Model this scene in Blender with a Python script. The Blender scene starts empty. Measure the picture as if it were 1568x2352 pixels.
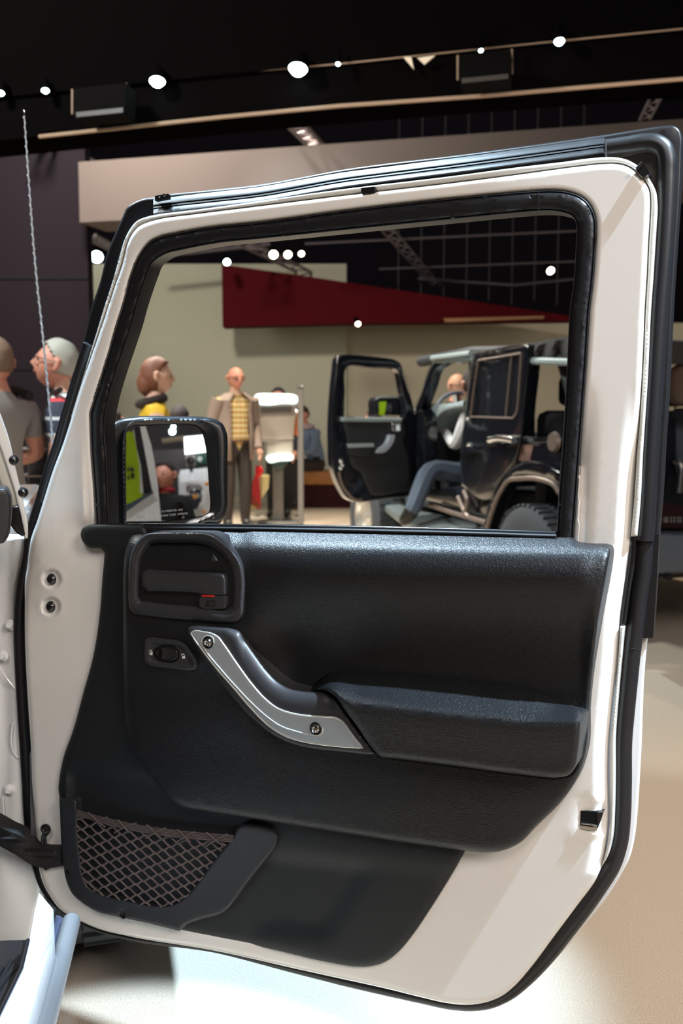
import bpy, bmesh, math, random
import numpy as np
from mathutils import Vector, Matrix
from mathutils.geometry import delaunay_2d_cdt
random.seed(7)
sc = bpy.context.scene
W_, H_ = 1568, 2352
F = 2150.0
HORIZON = 950.0
CAMZ = 1.30
TH = math.atan((H_ / 2 - HORIZON) / F)

# ---------------------------------------------------------------- camera
cd = bpy.data.cameras.new('camera')
cam = bpy.data.objects.new('camera', cd)
sc.collection.objects.link(cam)
cam.location = (0, 0, CAMZ)
cam.rotation_euler = (math.pi / 2 - TH, 0, 0)
cd.sensor_fit = 'VERTICAL'
cd.sensor_height = 36.0
cd.lens = F / H_ * 36.0
cd.clip_start = 0.02
cd.clip_end = 100
cd.dof.use_dof = True
cd.dof.focus_distance = 1.42
cd.dof.aperture_fstop = 5.6
sc.camera = cam

# ---------------------------------------------------------------- world, light, exposure
world = bpy.data.worlds.new('hall_air')
sc.world = world
world.use_nodes = True
wb = world.node_tree.nodes['Background']
wb.inputs[0].default_value = (0.50, 0.46, 0.46, 1)
wb.inputs[1].default_value = 0.035
sc.view_settings.view_transform = 'Standard'
sc.view_settings.look = 'None'
sc.view_settings.exposure = 0.0
sc.view_settings.gamma = 1.0
sc.view_settings.use_curve_mapping = False


def aim(o, target):
    o.rotation_euler = (Vector(target) - o.location).to_track_quat('-Z', 'Y').to_euler()


def area(name, loc, target, power, size, col, sy=None):
    l = bpy.data.lights.new(name, 'AREA')
    l.energy = power
    l.color = col
    l.shape = 'RECTANGLE' if sy else 'DISK'
    l.size = size
    if sy:
        l.size_y = sy
    o = bpy.data.objects.new(name, l)
    sc.collection.objects.link(o)
    o.location = loc
    aim(o, target)
    return o


def spot(name, loc, target, power, angle, col, radius=0.04, blend=0.3):
    l = bpy.data.lights.new(name, 'SPOT')
    l.energy = power
    l.color = col
    l.spot_size = math.radians(angle)
    l.spot_blend = blend
    l.shadow_soft_size = radius
    o = bpy.data.objects.new(name, l)
    sc.collection.objects.link(o)
    o.location = loc
    aim(o, target)
    return o


WARM = (1.0, 0.86, 0.70)
COOL = (0.72, 0.88, 1.0)
area('hall_light_warm', (2.6, -2.2, 3.6), (0, 1.4, 0.9), 145, 1.4, (1.0, 0.88, 0.77))
area('hall_light_front', (-0.3, -2.2, 4.3), (0, 1.4, 1.0), 78, 1.4, (1.0, 0.94, 0.90))
spot('key_spot_cool', (-0.75, 2.20, 4.8), (-0.22, 2.05, 0.0), 2700, 20, (0.50, 0.76, 1.0), 0.05, 0.5)
spot('rim_spot', (-1.10, 2.75, 4.8), (0.08, 1.34, 1.35), 2100, 15, (0.62, 0.82, 1.0), 0.04, 0.3)
spot('key_spot_right', (2.15, 0.22, 4.8), (0.27, 1.19, 1.15), 3900, 10.5, (0.62, 0.82, 1.0), 0.04, 0.2)
spot('floor_spot_warm', (2.4, 2.8, 4.8), (1.5, 2.4, 0.0), 260, 36, (1.0, 0.62, 0.34), 0.08, 0.8)
spot('floor_spot_mid', (1.0, 6.5, 5.5), (1.9, 4.7, 0.0), 800, 24, (1.0, 0.95, 0.9), 0.08, 0.6)
area('people_light', (-3.2, 3.6, 5.0), (-2.2, 6.0, 1.2), 300, 0.6, (0.95, 1.0, 0.98))
area('people_light_mid', (-2.4, 7.5, 5.2), (-1.3, 9.5, 0.8), 420, 0.8, (1.0, 0.92, 0.8))
spot('exhibit_spot', (-1.6, 8.4, 5.2), (0.2, 6.6, 0.6), 900, 70, (0.9, 1.0, 1.0), 0.06)
spot('exhibit_spot_warm', (-0.6, 10.0, 5.0), (0.0, 9.0, 0.0), 1100, 90, (1.0, 0.85, 0.66), 0.1, 0.6)
area('wall_wash_left', (-5.6, 11.0, 3.2), (-1.0, 14.6, 2.0), 70, 1.6, (0.95, 1.0, 0.88))
area('wall_wash_right', (6.5, 10.5, 3.2), (2.5, 14.6, 2.0), 60, 1.6, (1.0, 0.90, 0.74))
area('fascia_wash', (0.5, 5.4, 2.9), (0.5, 8.5, 3.4), 5, 3.0, (1.0, 0.84, 0.76), 0.5)
area('mirror_scene_fill', (1.5, -3.5, 4.2), (2.0, -5.0, 1.0), 60, 1.5, (1, 1, 1))  # added to brighten the things met by the mirror

# ---------------------------------------------------------------- materials
MATS = {}


def mat(name, col, rough=0.5, metal=0.0, coat=0.0, bump=None, noise=None, emit=None, spec=0.5, sheen=0.0, trans=0.0, bumptype='noise'):
    if name in MATS:
        return MATS[name]
    m = bpy.data.materials.new(name)
    m.use_nodes = True
    nt = m.node_tree
    b = nt.nodes['Principled BSDF']
    b.inputs['Base Color'].default_value = (*col, 1)
    b.inputs['Roughness'].default_value = rough
    b.inputs['Metallic'].default_value = metal
    b.inputs['Coat Weight'].default_value = coat
    b.inputs['Coat Roughness'].default_value = 0.06
    b.inputs['Specular IOR Level'].default_value = spec
    b.inputs['Sheen Weight'].default_value = sheen
    b.inputs['Transmission Weight'].default_value = trans
    tc = None
    if bump or noise:
        tc = nt.nodes.new('ShaderNodeTexCoord')
    if noise:  # (scale, second colour, amount)
        n = nt.nodes.new('ShaderNodeTexNoise')
        n.inputs['Scale'].default_value = noise[0]
        n.inputs['Detail'].default_value = 5
        nt.links.new(tc.outputs['Object'], n.inputs['Vector'])
        r = nt.nodes.new('ShaderNodeValToRGB')
        r.color_ramp.elements[0].position = 0.5 - noise[2] / 2
        r.color_ramp.elements[1].position = 0.5 + noise[2] / 2
        r.color_ramp.elements[0].color = (*col, 1)
        r.color_ramp.elements[1].color = (*noise[1], 1)
        nt.links.new(n.outputs['Fac'], r.inputs['Fac'])
        nt.links.new(r.outputs['Color'], b.inputs['Base Color'])
    if bump:  # (scale, strength, distance)
        bp = nt.nodes.new('ShaderNodeBump')
        bp.inputs['Strength'].default_value = bump[1]
        bp.inputs['Distance'].default_value = bump[2]
        if bumptype == 'leather':
            n = nt.nodes.new('ShaderNodeTexVoronoi')
            n.feature = 'SMOOTH_F1'
            n.inputs['Smoothness'].default_value = 0.6
            mp = nt.nodes.new('ShaderNodeMapping')
            mp.inputs['Scale'].default_value = (0.8, 0.8, 1.35)
            n2 = nt.nodes.new('ShaderNodeTexNoise')
            n2.inputs['Scale'].default_value = bump[0] * 0.35
            n2.inputs['Detail'].default_value = 2
            mx = nt.nodes.new('ShaderNodeVectorMath')
            mx.operation = 'SCALE'
            mx.inputs['Scale'].default_value = 0.006
            ad = nt.nodes.new('ShaderNodeVectorMath')
            nt.links.new(tc.outputs['Object'], mp.inputs['Vector'])
            nt.links.new(tc.outputs['Object'], n2.inputs['Vector'])
            nt.links.new(n2.outputs['Color'], mx.inputs[0])
            nt.links.new(mp.outputs['Vector'], ad.inputs[0])
            nt.links.new(mx.outputs['Vector'], ad.inputs[1])
            nt.links.new(ad.outputs['Vector'], n.inputs['Vector'])
            n.inputs['Scale'].default_value = bump[0]
            nt.links.new(n.outputs['Distance'], bp.inputs['Height'])
        else:
            n = nt.nodes.new('ShaderNodeTexNoise')
            n.inputs['Scale'].default_value = bump[0]
            n.inputs['Detail'].default_value = 3
            nt.links.new(tc.outputs['Object'], n.inputs['Vector'])
            nt.links.new(n.outputs['Fac'], bp.inputs['Height'])
        nt.links.new(bp.outputs['Normal'], b.inputs['Normal'])
    if emit:
        b.inputs['Emission Color'].default_value = (*emit[0], 1)
        b.inputs['Emission Strength'].default_value = emit[1]
    MATS[name] = m
    return m


M_white = mat('white_paint', (0.82, 0.79, 0.755), 0.28, coat=0.6)
M_whiteb = mat('white_body_paint', (0.80, 0.80, 0.80), 0.25, coat=0.6)
M_flange = mat('white_flange_paint', (0.62, 0.60, 0.55), 0.3, coat=0.4)
M_leather = mat('grained_black_vinyl', (0.0075, 0.008, 0.0095), 0.40, bump=(600, 0.5, 0.0010), spec=0.55, bumptype='leather')
M_leather2 = mat('grained_charcoal_vinyl', (0.011, 0.0125, 0.0145), 0.55, bump=(640, 0.4, 0.0007), spec=0.4, bumptype='leather')
M_plastic = mat('black_plastic', (0.032, 0.032, 0.036), 0.42, bump=(900, 0.25, 0.0004))
M_smooth = mat('smooth_black_plastic', (0.012, 0.012, 0.014), 0.22)
M_rubber = mat('black_rubber', (0.010, 0.0095, 0.011), 0.38, bump=(60, 0.1, 0.001))
M_rubberd = mat('matt_black_rubber', (0.012, 0.012, 0.015), 0.55)
M_dark = mat('deep_black', (0.003, 0.003, 0.003), 0.7, spec=0.2)
M_alu = mat('satin_silver_paint', (0.40, 0.45, 0.49), 0.36, metal=0.35, coat=0.2)
M_aluedge = mat('silver_edge', (0.72, 0.72, 0.68), 0.25, metal=0.5)
M_steel = mat('bright_steel', (0.62, 0.62, 0.62), 0.18, metal=1.0)
M_red = mat('red_mark', (0.75, 0.03, 0.02), 0.5)
M_print = mat('white_print', (0.85, 0.87, 0.88), 0.6)
M_net = mat('brown_elastic_cord', (0.105, 0.080, 0.078), 0.75, bump=(900, 0.4, 0.0005))
M_strap = mat('black_webbing', (0.012, 0.011, 0.012), 0.8, bump=(500, 0.6, 0.001))
M_mirror = mat('mirror_silver', (0.92, 0.93, 0.94), 0.01, metal=1.0)
M_blackpaint = mat('black_car_paint', (0.004, 0.005, 0.008), 0.18, coat=1.0)
M_tire = mat('tyre_rubber', (0.040, 0.045, 0.052), 0.7, bump=(60, 0.3, 0.003))
M_rim = mat('cast_alloy', (0.62, 0.60, 0.56), 0.28, metal=0.8)
M_chrome = mat('chrome', (0.75, 0.77, 0.8), 0.15, metal=1.0)
M_seat = mat('dark_seat_fabric', (0.02, 0.022, 0.028), 0.8)
M_seatlt = mat('grey_seat_fabric', (0.12, 0.13, 0.16), 0.8)
M_glassd = mat('smoked_glass', (0.010, 0.011, 0.014), 0.05, spec=0.6, coat=0.3)
M_darkwall = mat('dark_panelling', (0.011, 0.008, 0.011), 0.8, spec=0.05)
M_steelgrey = mat('grey_painted_post', (0.22, 0.21, 0.20), 0.4)
M_trussm = mat('dull_truss_metal', (0.22, 0.19, 0.21), 0.5, metal=0.3)
M_pipe = mat('dark_pipe_metal', (0.055, 0.045, 0.055), 0.6)
M_bulk = mat('black_drape_board', (0.0025, 0.002, 0.002), 0.95, spec=0.0)

# ---------------------------------------------------------------- picture rays and planes used for laying out real distances
CAM = np.array([0, 0, CAMZ])
UPV = np.array([0, math.sin(TH), math.cos(TH)])
FWD = np.array([0, math.cos(TH), -math.sin(TH)])
RGT = np.array([1.0, 0, 0])


def rays(px, py):
    px = np.asarray(px, float); py = np.asarray(py, float)
    return ((px - W_ / 2) / F)[..., None] * RGT - ((py - H_ / 2) / F)[..., None] * UPV + FWD


class Plane:
    """a real plane in the hall; d is the height of a point in front of it"""
    def __init__(s, p, n):
        s.p = np.array(p, float)
        s.n = np.array(n, float) / np.linalg.norm(n)

    def P(s, px, py, d=0.0):
        r = rays(px, py)
        d = np.asarray(d, float)
        t = (np.dot(s.p - CAM, s.n) + d) / (r @ s.n)
        return CAM + r * t[..., None]


def at(px, py, Y):
    r = rays(px, py)
    return CAM + r * (Y / r[1])


RES = 9.0


def Z(ox, oy, s, pts):
    return [(ox + p[0] / s, oy + p[1] / s, *p[2:]) for p in pts]


def spline(pts, seg=6, closed=True):
    """Catmull-Rom through the points; a third element 1 keeps a corner sharp"""
    n = len(pts)
    P = [np.array(p[:2], float) for p in pts]
    sh = [len(p) > 2 and p[2] for p in pts]
    out = []
    rng = range(n) if closed else range(n - 1)
    for i in rng:
        a, b = P[i], P[(i + 1) % n]
        L = np.linalg.norm(b - a)
        pm = P[i - 1] if (closed or i > 0) else a - (b - a)
        pn = P[(i + 2) % n] if (closed or i + 2 < n) else b + (b - a)
        la = max(np.linalg.norm(a - pm), 1e-6); lb = max(np.linalg.norm(pn - b), 1e-6)
        ta = (b - a) / L if sh[i] else ((a - pm) / la * L + (b - a) / L * la) / (la + L)
        tb = (b - a) / L if sh[(i + 1) % n] else ((b - a) / L * lb + (pn - b) / lb * L) / (lb + L)
        k = max(1, min(seg, int(L / 3)), int(L / RES))
        for j in range(k):
            t = j / k
            h1 = 2 * t**3 - 3 * t**2 + 1; h2 = t**3 - 2 * t**2 + t
            h3 = -2 * t**3 + 3 * t**2; h4 = t**3 - t**2
            out.append(h1 * a + h2 * min(L, 2.2 * la) * ta + h3 * b + h4 * min(L, 2.2 * lb) * tb)
    if not closed:
        out.append(P[-1])
    return np.array(out)


def inside(pts, poly):
    x, y = pts[:, 0], pts[:, 1]
    c = np.zeros(len(pts), bool)
    j = len(poly) - 1
    for i in range(len(poly)):
        xi, yi = poly[i]; xj, yj = poly[j]
        if yi != yj:
            m = ((yi > y) != (yj > y)) & (x < (xj - xi) * (y - yi) / (yj - yi) + xi)
            c ^= m
        j = i
    return c


def dist_to(pts, poly):
    d = np.full(len(pts), 1e9)
    for i in range(len(poly)):
        a = poly[i]; b = poly[(i + 1) % len(poly)]
        ab = b - a
        t = np.clip(((pts - a) @ ab) / max(ab @ ab, 1e-9), 0, 1)
        q = pts - (a + t[:, None] * ab)
        d = np.minimum(d, np.hypot(q[:, 0], q[:, 1]))
    return d


def inset(poly, r):
    n = len(poly)
    A = 0.5 * np.sum(poly[:, 0] * np.roll(poly[:, 1], -1) - np.roll(poly[:, 0], -1) * poly[:, 1])
    s = 1 if A > 0 else -1
    t = np.roll(poly, -1, 0) - np.roll(poly, 1, 0)
    t /= np.maximum(np.hypot(t[:, 0], t[:, 1]), 1e-9)[:, None]
    nrm = np.stack([-t[:, 1], t[:, 0]], 1) * s
    return poly + nrm * r


def mesh_obj(name, V, Fc, material, parent=None, smooth=True, angle=38):
    me = bpy.data.meshes.new(name)
    V = np.asarray(V, float)
    if parent is not None:
        q = parent
        while q.parent is not None:
            q = q.parent
        V = V - np.array(q.location)
    me.from_pydata([tuple(v) for v in V], [], [tuple(int(i) for i in f) for f in Fc])
    if isinstance(material, (list, tuple)):
        for m in material:
            me.materials.append(m)
    else:
        me.materials.append(material)
    bm = bmesh.new(); bm.from_mesh(me)
    bmesh.ops.remove_doubles(bm, verts=bm.verts, dist=1e-6)
    bmesh.ops.recalc_face_normals(bm, faces=bm.faces)
    bm.to_mesh(me); bm.free()
    if smooth:
        me.polygons.foreach_set('use_smooth', [True] * len(me.polygons))
        me.set_sharp_from_angle(angle=math.radians(angle))
    o = bpy.data.objects.new(name, me)
    sc.collection.objects.link(o)
    if parent is not None:
        o.parent = parent
    return o


def thing(name, loc, label, cat, group=None):
    o = bpy.data.objects.new(name, None)
    sc.collection.objects.link(o)
    o.location = loc
    o.empty_display_size = 0.1
    o['label'] = label; o['category'] = cat
    if group:
        o['group'] = group
    return o


def tag(o, label, cat, group=None):
    o['label'] = label; o['category'] = cat
    if group:
        o['group'] = group
    return o


def ss(a, b, x):
    t = np.clip((np.asarray(x, float) - a) / (b - a), 0, 1)
    return t * t * (3 - 2 * t)


def gs(x, y, cx, cy, sx, sy):
    return np.exp(-((x - cx) / sx)**2 - ((y - cy) / sy)**2)


def relief(name, outline, plane, h, back, material, parent=None, holes=(), step=None, rnd=None, seg=6, angle=38, smoothline=True, extra=()):
    """a solid sheet with depth: outline and holes laid out on a real plane, front face at height h(x,y,dist), side walls down to back.
    rnd=(radius in layout units, drop in metres) rolls the edge over"""
    loops = [spline(outline, seg) if smoothline else np.array([p[:2] for p in outline], float)]
    for hh in holes:
        loops.append(spline(hh, seg) if smoothline else np.array([p[:2] for p in hh], float))
    pts = [l for l in loops]
    if rnd:
        for fr in (0.12, 0.3, 0.6, 1.0):
            for k, l in enumerate(loops):
                q = inset(l, rnd[0] * fr * (1 if k == 0 else -1))
                dd = dist_to(q, loops[0])
                for l2 in loops[1:]:
                    dd = np.minimum(dd, dist_to(q, l2))
                q = q[dd > rnd[0] * fr * 0.85]
                pts.append(q)
    if step:
        lo = loops[0].min(0); hi = loops[0].max(0)
        gx, gy = np.meshgrid(np.arange(lo[0] + step * .4, hi[0], step), np.arange(lo[1] + step * .4, hi[1], step))
        gx = gx + (np.arange(gx.shape[0]) % 2)[:, None] * step * .5
        g = np.stack([gx.ravel(), gy.ravel()], 1)
        dd = dist_to(g, loops[0])
        for l2 in loops[1:]:
            dd = np.minimum(dd, dist_to(g, l2))
        mn = (rnd[0] * 1.1 if rnd else step * .4)
        g = g[(dd > max(mn, step * .3))]
        pts.append(g)
    for e in extra:
        pts.append(np.array(e, float))
    nb = sum(len(l) for l in loops)
    allp = np.concatenate(pts)
    keep = np.ones(len(allp), bool)
    ins = inside(allp[nb:], loops[0])
    for l2 in loops[1:]:
        ins &= ~inside(allp[nb:], l2)
    keep[nb:] = ins
    allp = allp[keep]
    edges = []
    o = 0
    for l in loops:
        n = len(l)
        edges += [(o + i, o + (i + 1) % n) for i in range(n)]
        o += n
    r = delaunay_2d_cdt([Vector(p) for p in allp], edges, [], 0, 1e-4)
    v2 = np.array([tuple(v) for v in r[0]])
    tri = np.array([f for f in r[2] if len(f) == 3])
    cen = v2[tri].mean(1)
    ok = inside(cen, loops[0])
    for l2 in loops[1:]:
        ok &= ~inside(cen, l2)
    tri = tri[ok]
    dd = dist_to(v2, loops[0])
    for l2 in loops[1:]:
        dd = np.minimum(dd, dist_to(v2, l2))
    hv = h(v2[:, 0], v2[:, 1], dd) if callable(h) else np.full(len(v2), float(h))
    hv = np.broadcast_to(hv, (len(v2),)).astype(float).copy()
    if rnd:
        t = np.clip(1 - dd / rnd[0], 0, 1)
        hv -= rnd[1] * (1 - np.sqrt(np.clip(1 - t * t, 0, 1)))
    V = plane.P(v2[:, 0], v2[:, 1], hv)
    Vb = V + plane.n[None, :] * (back - hv)[:, None]
    # boundary edges of the triangulation
    cnt = {}
    for a, b, c in tri:
        for e in ((a, b), (b, c), (c, a)):
            k = (min(e), max(e))
            cnt.setdefault(k, []).append(e)
    n = len(V)
    faces = [tuple(t) for t in tri]
    used = {}
    Vx = []
    for k, es in cnt.items():
        if len(es) == 1:
            a, b = es[0]
            for q in (a, b):
                if q not in used:
                    used[q] = n + len(Vx)
                    Vx.append(Vb[q])
            faces.append((b, a, used[a], used[b]))
    if Vx:
        V = np.concatenate([V, np.array(Vx)])
    return mesh_obj(name, V, faces, material, parent, True, angle)


def tube(name, P3, r, material, parent=None, closed=False, n=10, cap=True, squash=None):
    P3 = np.asarray(P3, float)
    m = len(P3)
    R = np.full(m, float(r)) if np.isscalar(r) else np.asarray(r, float)
    V = []; Fc = []
    up = np.array([0.31, 0.2, 0.93])
    prev = None
    for i in range(m):
        if closed:
            t = P3[(i + 1) % m] - P3[i - 1]
        else:
            t = P3[min(i + 1, m - 1)] - P3[max(i - 1, 0)]
        t = t / max(np.linalg.norm(t), 1e-9)
        if prev is None:
            u = np.cross(t, up)
            if np.linalg.norm(u) < .1:
                u = np.cross(t, [1, 0, 0])
        else:
            u = prev - t * (prev @ t)
        u /= np.linalg.norm(u)
        prev = u
        w = np.cross(t, u)
        for k in range(n):
            a = 2 * math.pi * k / n
            V.append(P3[i] + R[i] * (math.cos(a) * u + math.sin(a) * w))
    rng = m if closed else m - 1
    # for closed loops match the seam by the nearest rotation
    off = 0
    if closed:
        f0 = np.array(V[:n]); l0 = np.array(V[-n:])
        best = 1e9
        for s in range(n):
            dd = np.linalg.norm(l0 - np.roll(f0, -s, 0), axis=1).sum()
            if dd < best:
                best, off = dd, s
    for i in range(rng):
        j = (i + 1) % m
        for k in range(n):
            k2 = (k + 1) % n
            if j == 0:
                Fc.append((i * n + k, i * n + k2, (k2 + off) % n, (k + off) % n))
            else:
                Fc.append((i * n + k, i * n + k2, j * n + k2, j * n + k))
    if cap and not closed:
        Fc.append(tuple(range(n)))
        Fc.append(tuple((m - 1) * n + k for k in range(n)))
    return mesh_obj(name, V, Fc, material, parent)


def ribbon(name, A, B, rows, plane, material, parent=None, angle=30):
    """strip between two layout lines; rows = (share of the way, height)"""
    V = []; Fc = []
    n = len(A)
    for (t, hh) in rows:
        P = A * (1 - t) + B * t
        V.append(plane.P(P[:, 0], P[:, 1], hh))
    V = np.concatenate(V)
    for i in range(len(rows) - 1):
        for j in range(n - 1):
            Fc.append((i * n + j, i * n + j + 1, (i + 1) * n + j + 1, (i + 1) * n + j))
    return mesh_obj(name, V, Fc, material, parent, True, angle)


def lathe(name, prof, c, axis, material, parent=None, n=32, angle=38):
    """prof: (radius, along axis)"""
    axis = np.array(axis, float); axis /= np.linalg.norm(axis)
    u = np.cross(axis, [0, 0, 1]);
    if np.linalg.norm(u) < .1:
        u = np.array([1.0, 0, 0])
    u /= np.linalg.norm(u)
    w = np.cross(axis, u)
    V = []; Fc = []
    for (r, z) in prof:
        for k in range(n):
            a = 2 * math.pi * k / n
            V.append(np.array(c) + axis * z + max(r, 1e-5) * (math.cos(a) * u + math.sin(a) * w))
    for i in range(len(prof) - 1):
        for k in range(n):
            k2 = (k + 1) % n
            Fc.append((i * n + k, i * n + k2, (i + 1) * n + k2, (i + 1) * n + k))
    if prof[0][0] > 1e-4:
        Fc.append(tuple(range(n)))
    if prof[-1][0] > 1e-4:
        Fc.append(tuple((len(prof) - 1) * n + k for k in range(n)))
    return mesh_obj(name, V, Fc, material, parent, True, angle)


def box(name, c, s, material, parent=None, rot=0.0, bevel=0.01, tilt=None):
    bm = bmesh.new()
    bmesh.ops.create_cube(bm, size=1)
    for v in bm.verts:
        v.co = Vector((v.co.x * s[0], v.co.y * s[1], v.co.z * s[2]))
    if bevel:
        bmesh.ops.bevel(bm, geom=list(bm.edges), offset=min(bevel, min(s) * .45), segments=2, affect='EDGES', profile=.5)
    M = Matrix.Rotation(rot, 3, 'Z')
    if tilt is not None:
        M = M @ Matrix.Rotation(tilt[1], 3, tilt[0])
    V = [tuple(M @ v.co + Vector(c)) for v in bm.verts]
    bm.verts.index_update()
    Fc = [tuple(v.index for v in f.verts) for f in bm.faces]
    bm.free()
    return mesh_obj(name, V, Fc, material, parent)


def slab(name, pts_top, thick, material, parent=None, direction=(0, 0, -1), bevel=0.004):
    """polygon of 3-D points pushed along a direction"""
    d = Vector(direction).normalized() * thick
    bm = bmesh.new()
    vs = [bm.verts.new(Vector(p)) for p in pts_top]
    f = bm.faces.new(vs)
    r = bmesh.ops.extrude_face_region(bm, geom=[f])
    for v in r['geom']:
        if isinstance(v, bmesh.types.BMVert):
            v.co += d
    if bevel:
        bmesh.ops.bevel(bm, geom=list(bm.edges), offset=bevel, segments=2, affect='EDGES', profile=.5)
    bm.verts.index_update()
    V = [tuple(v.co) for v in bm.verts]
    Fc = [tuple(v.index for v in f.verts) for f in bm.faces]
    bm.free()
    return mesh_obj(name, V, Fc, material, parent)


def text_mesh(name, s, origin, xdir, ydir, size, material, parent, depth=0.0004):
    cu = bpy.data.curves.new(name, 'FONT')
    cu.body = s; cu.size = 1.0; cu.extrude = 0.0; cu.resolution_u = 2
    o = bpy.data.objects.new(name, cu)
    sc.collection.objects.link(o)
    dg = bpy.context.evaluated_depsgraph_get()
    me = o.evaluated_get(dg).to_mesh()
    V = np.array([tuple(v.co) for v in me.vertices])
    Fc = [tuple(p.vertices) for p in me.polygons]
    o.evaluated_get(dg).to_mesh_clear()
    bpy.data.objects.remove(o)
    xd = np.array(xdir); yd = np.array(ydir)
    P = np.array(origin)[None] + (V[:, 0:1] * xd[None] + V[:, 1:2] * yd[None]) * size
    return mesh_obj(name, P, Fc, material, parent, smooth=False)


# ================================================================ the hall
def struct(o):
    o['kind'] = 'structure'
    return o


M_floor = mat('speckled_beige_carpet', (0.42, 0.33, 0.24), 0.85, bump=(260, 0.9, 0.004), noise=(330, (0.74, 0.62, 0.49), 0.35), sheen=0.2)
M_wallbeige = mat('warm_grey_wall_paint', (0.34, 0.305, 0.23), 0.85)
M_wallgreen = mat('pale_wall_paint', (0.36, 0.345, 0.27), 0.85)
M_redwall = mat('deep_red_panel_paint', (0.052, 0.0006, 0.003), 0.75, spec=0.08)
M_fascia = mat('greige_fascia_paint', (0.105, 0.086, 0.080), 0.85, spec=0.1)
M_ceil = mat('dark_hall_ceiling', (0.012, 0.010, 0.015), 0.9, spec=0.05)

struct(box('floor', (0, 4.2, -0.05), (26, 30, 0.1), M_floor, bevel=0))
struct(box('ceiling', (0, 4.2, 7.4), (26, 30, 0.1), M_ceil, bevel=0))
# back walls: the part left of the corner stands a little nearer
YB = 14.6
c0 = at(795, 900, YB)[0]
ztop = at(600, 606, YB)[2]
xl = at(190, 700, YB)[0]
struct(box('wall_back_left', ((xl - .5 + c0) / 2, YB + 0.1, ztop / 2), (c0 - xl + .5, 0.2, ztop), M_wallgreen, bevel=0))
zt2 = at(900, 741, YB)[2]
struct(box('wall_back_right', ((c0 + 13) / 2, YB + 0.16, zt2 / 2), (13 - c0, 0.2, zt2), M_wallbeige, bevel=0))
# tall dark wall on the left
xr = at(204, 700, 9.6)[0]
struct(box('wall_left', ((xr - 8) / 2, 9.7, 2.0), (xr + 8, 0.2, at(182, 368, 9.6)[2] * 2 - 4.0 + 0.6), M_darkwall, bevel=0))
for zz, nm in ((1.75, 'trim_1'), (2.65, 'trim_2')):
    struct(box(nm, ((xr - 8) / 2, 9.595, zz), (xr + 8, 0.012, 0.012), M_dark, bevel=0))
struct(box('wall_far', (0, 19.0, 3.7), (26, 0.2, 7.4), M_ceil, bevel=0))
struct(box('wall_behind', (0, -9.0, 2.0), (26, 0.2, 4.0), mat('grey_hall_wall', (0.16, 0.15, 0.155), 0.8), bevel=0))

# red panel hung above the wall: tapers to the right
rp = Plane((0, YB - 0.9, 0), (0, -1, 0))
o = relief('red_wall_panel', [(509, 607, 1), (700, 634, 1), (900, 664, 1), (1120, 697, 1), (1330, 729, 1), (1330, 737, 1), (800, 743, 1), (511, 751, 1)], rp, 0.0, -0.35, M_redwall, smoothline=False)
tag(o, 'deep red tapering panel hung above the pale wall', 'wall panel')
o = relief('ledge_rail', Z(740, 720, 2.613, [(725, 30, 1), (1330, 14, 1), (1330, 30, 1), (740, 52, 1)]), Plane((0, YB - 0.95, 0), (0, -1, 0)), 0.0, -0.04, mat('brass_brown_metal', (0.30, 0.16, 0.08), 0.4, metal=0.5), smoothline=False)
tag(o, 'thin brown rail along the lower edge of the red panel', 'rail')

# greige fascia box over the left and centre
fp = Plane((0, 8.9, 0), (-0.22, -1, 0))
fp = Plane(at(784, 420, 8.6), (-(1 / 9.35 * 0 + 0.30), -1, 0))
o = relief('hanging_fascia', [(180, 372, 1), (1640, 268, 1), (1640, 432, 1), (183, 511, 1)], fp, 0.0, -0.5, M_fascia, smoothline=False)
tag(o, 'long greige fascia panel hanging under the dark ceiling', 'fascia')

# black lighting bulkhead in front of it
bp_ = Plane(at(784, 200, 5.9), (-0.24, -1, 0))
M_lip = mat('tan_lit_lip', (0.30, 0.20, 0.13), 0.6)
bulk = thing('lighting_bulkhead', at(784, 200, 5.9), 'long black bulkhead across the ceiling carrying a row of lamps', 'bulkhead')
relief('lower_face', [(-160, 246, 1), (784, 147, 1), (1700, 52, 1), (1700, 166, 1), (784, 242, 1), (510, 268, 1), (90, 313, 1), (-160, 340, 1)], bp_, 0.0, -0.35, M_bulk, bulk, smoothline=False)
relief('upper_face', [(-300, -420, 1), (1900, -480, 1), (1760, 42, 1), (784, 143, 1), (-180, 242, 1)], bp_, 0.03, -0.30, M_bulk, bulk, smoothline=False)
tube('lower_lip', bp_.P([90, 510, 784, 1100, 1568, 1700], [314, 269, 243, 221, 181, 167], 0.01), 0.012, M_lip, bulk, n=6)
tube('upper_lip', bp_.P([-100, 300, 784, 1200, 1568], [230, 186, 146, 102, 66], 0.02), 0.006, M_lip, bulk, n=6)
M_lampglow = mat('cool_lamp_glow', (1, 1, 1), 0.4, emit=((0.62, 0.95, 1.0), 26))
M_lampwarm = mat('warm_lamp_glow', (1, 1, 1), 0.4, emit=((1.0, 0.85, 0.6), 14))
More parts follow.
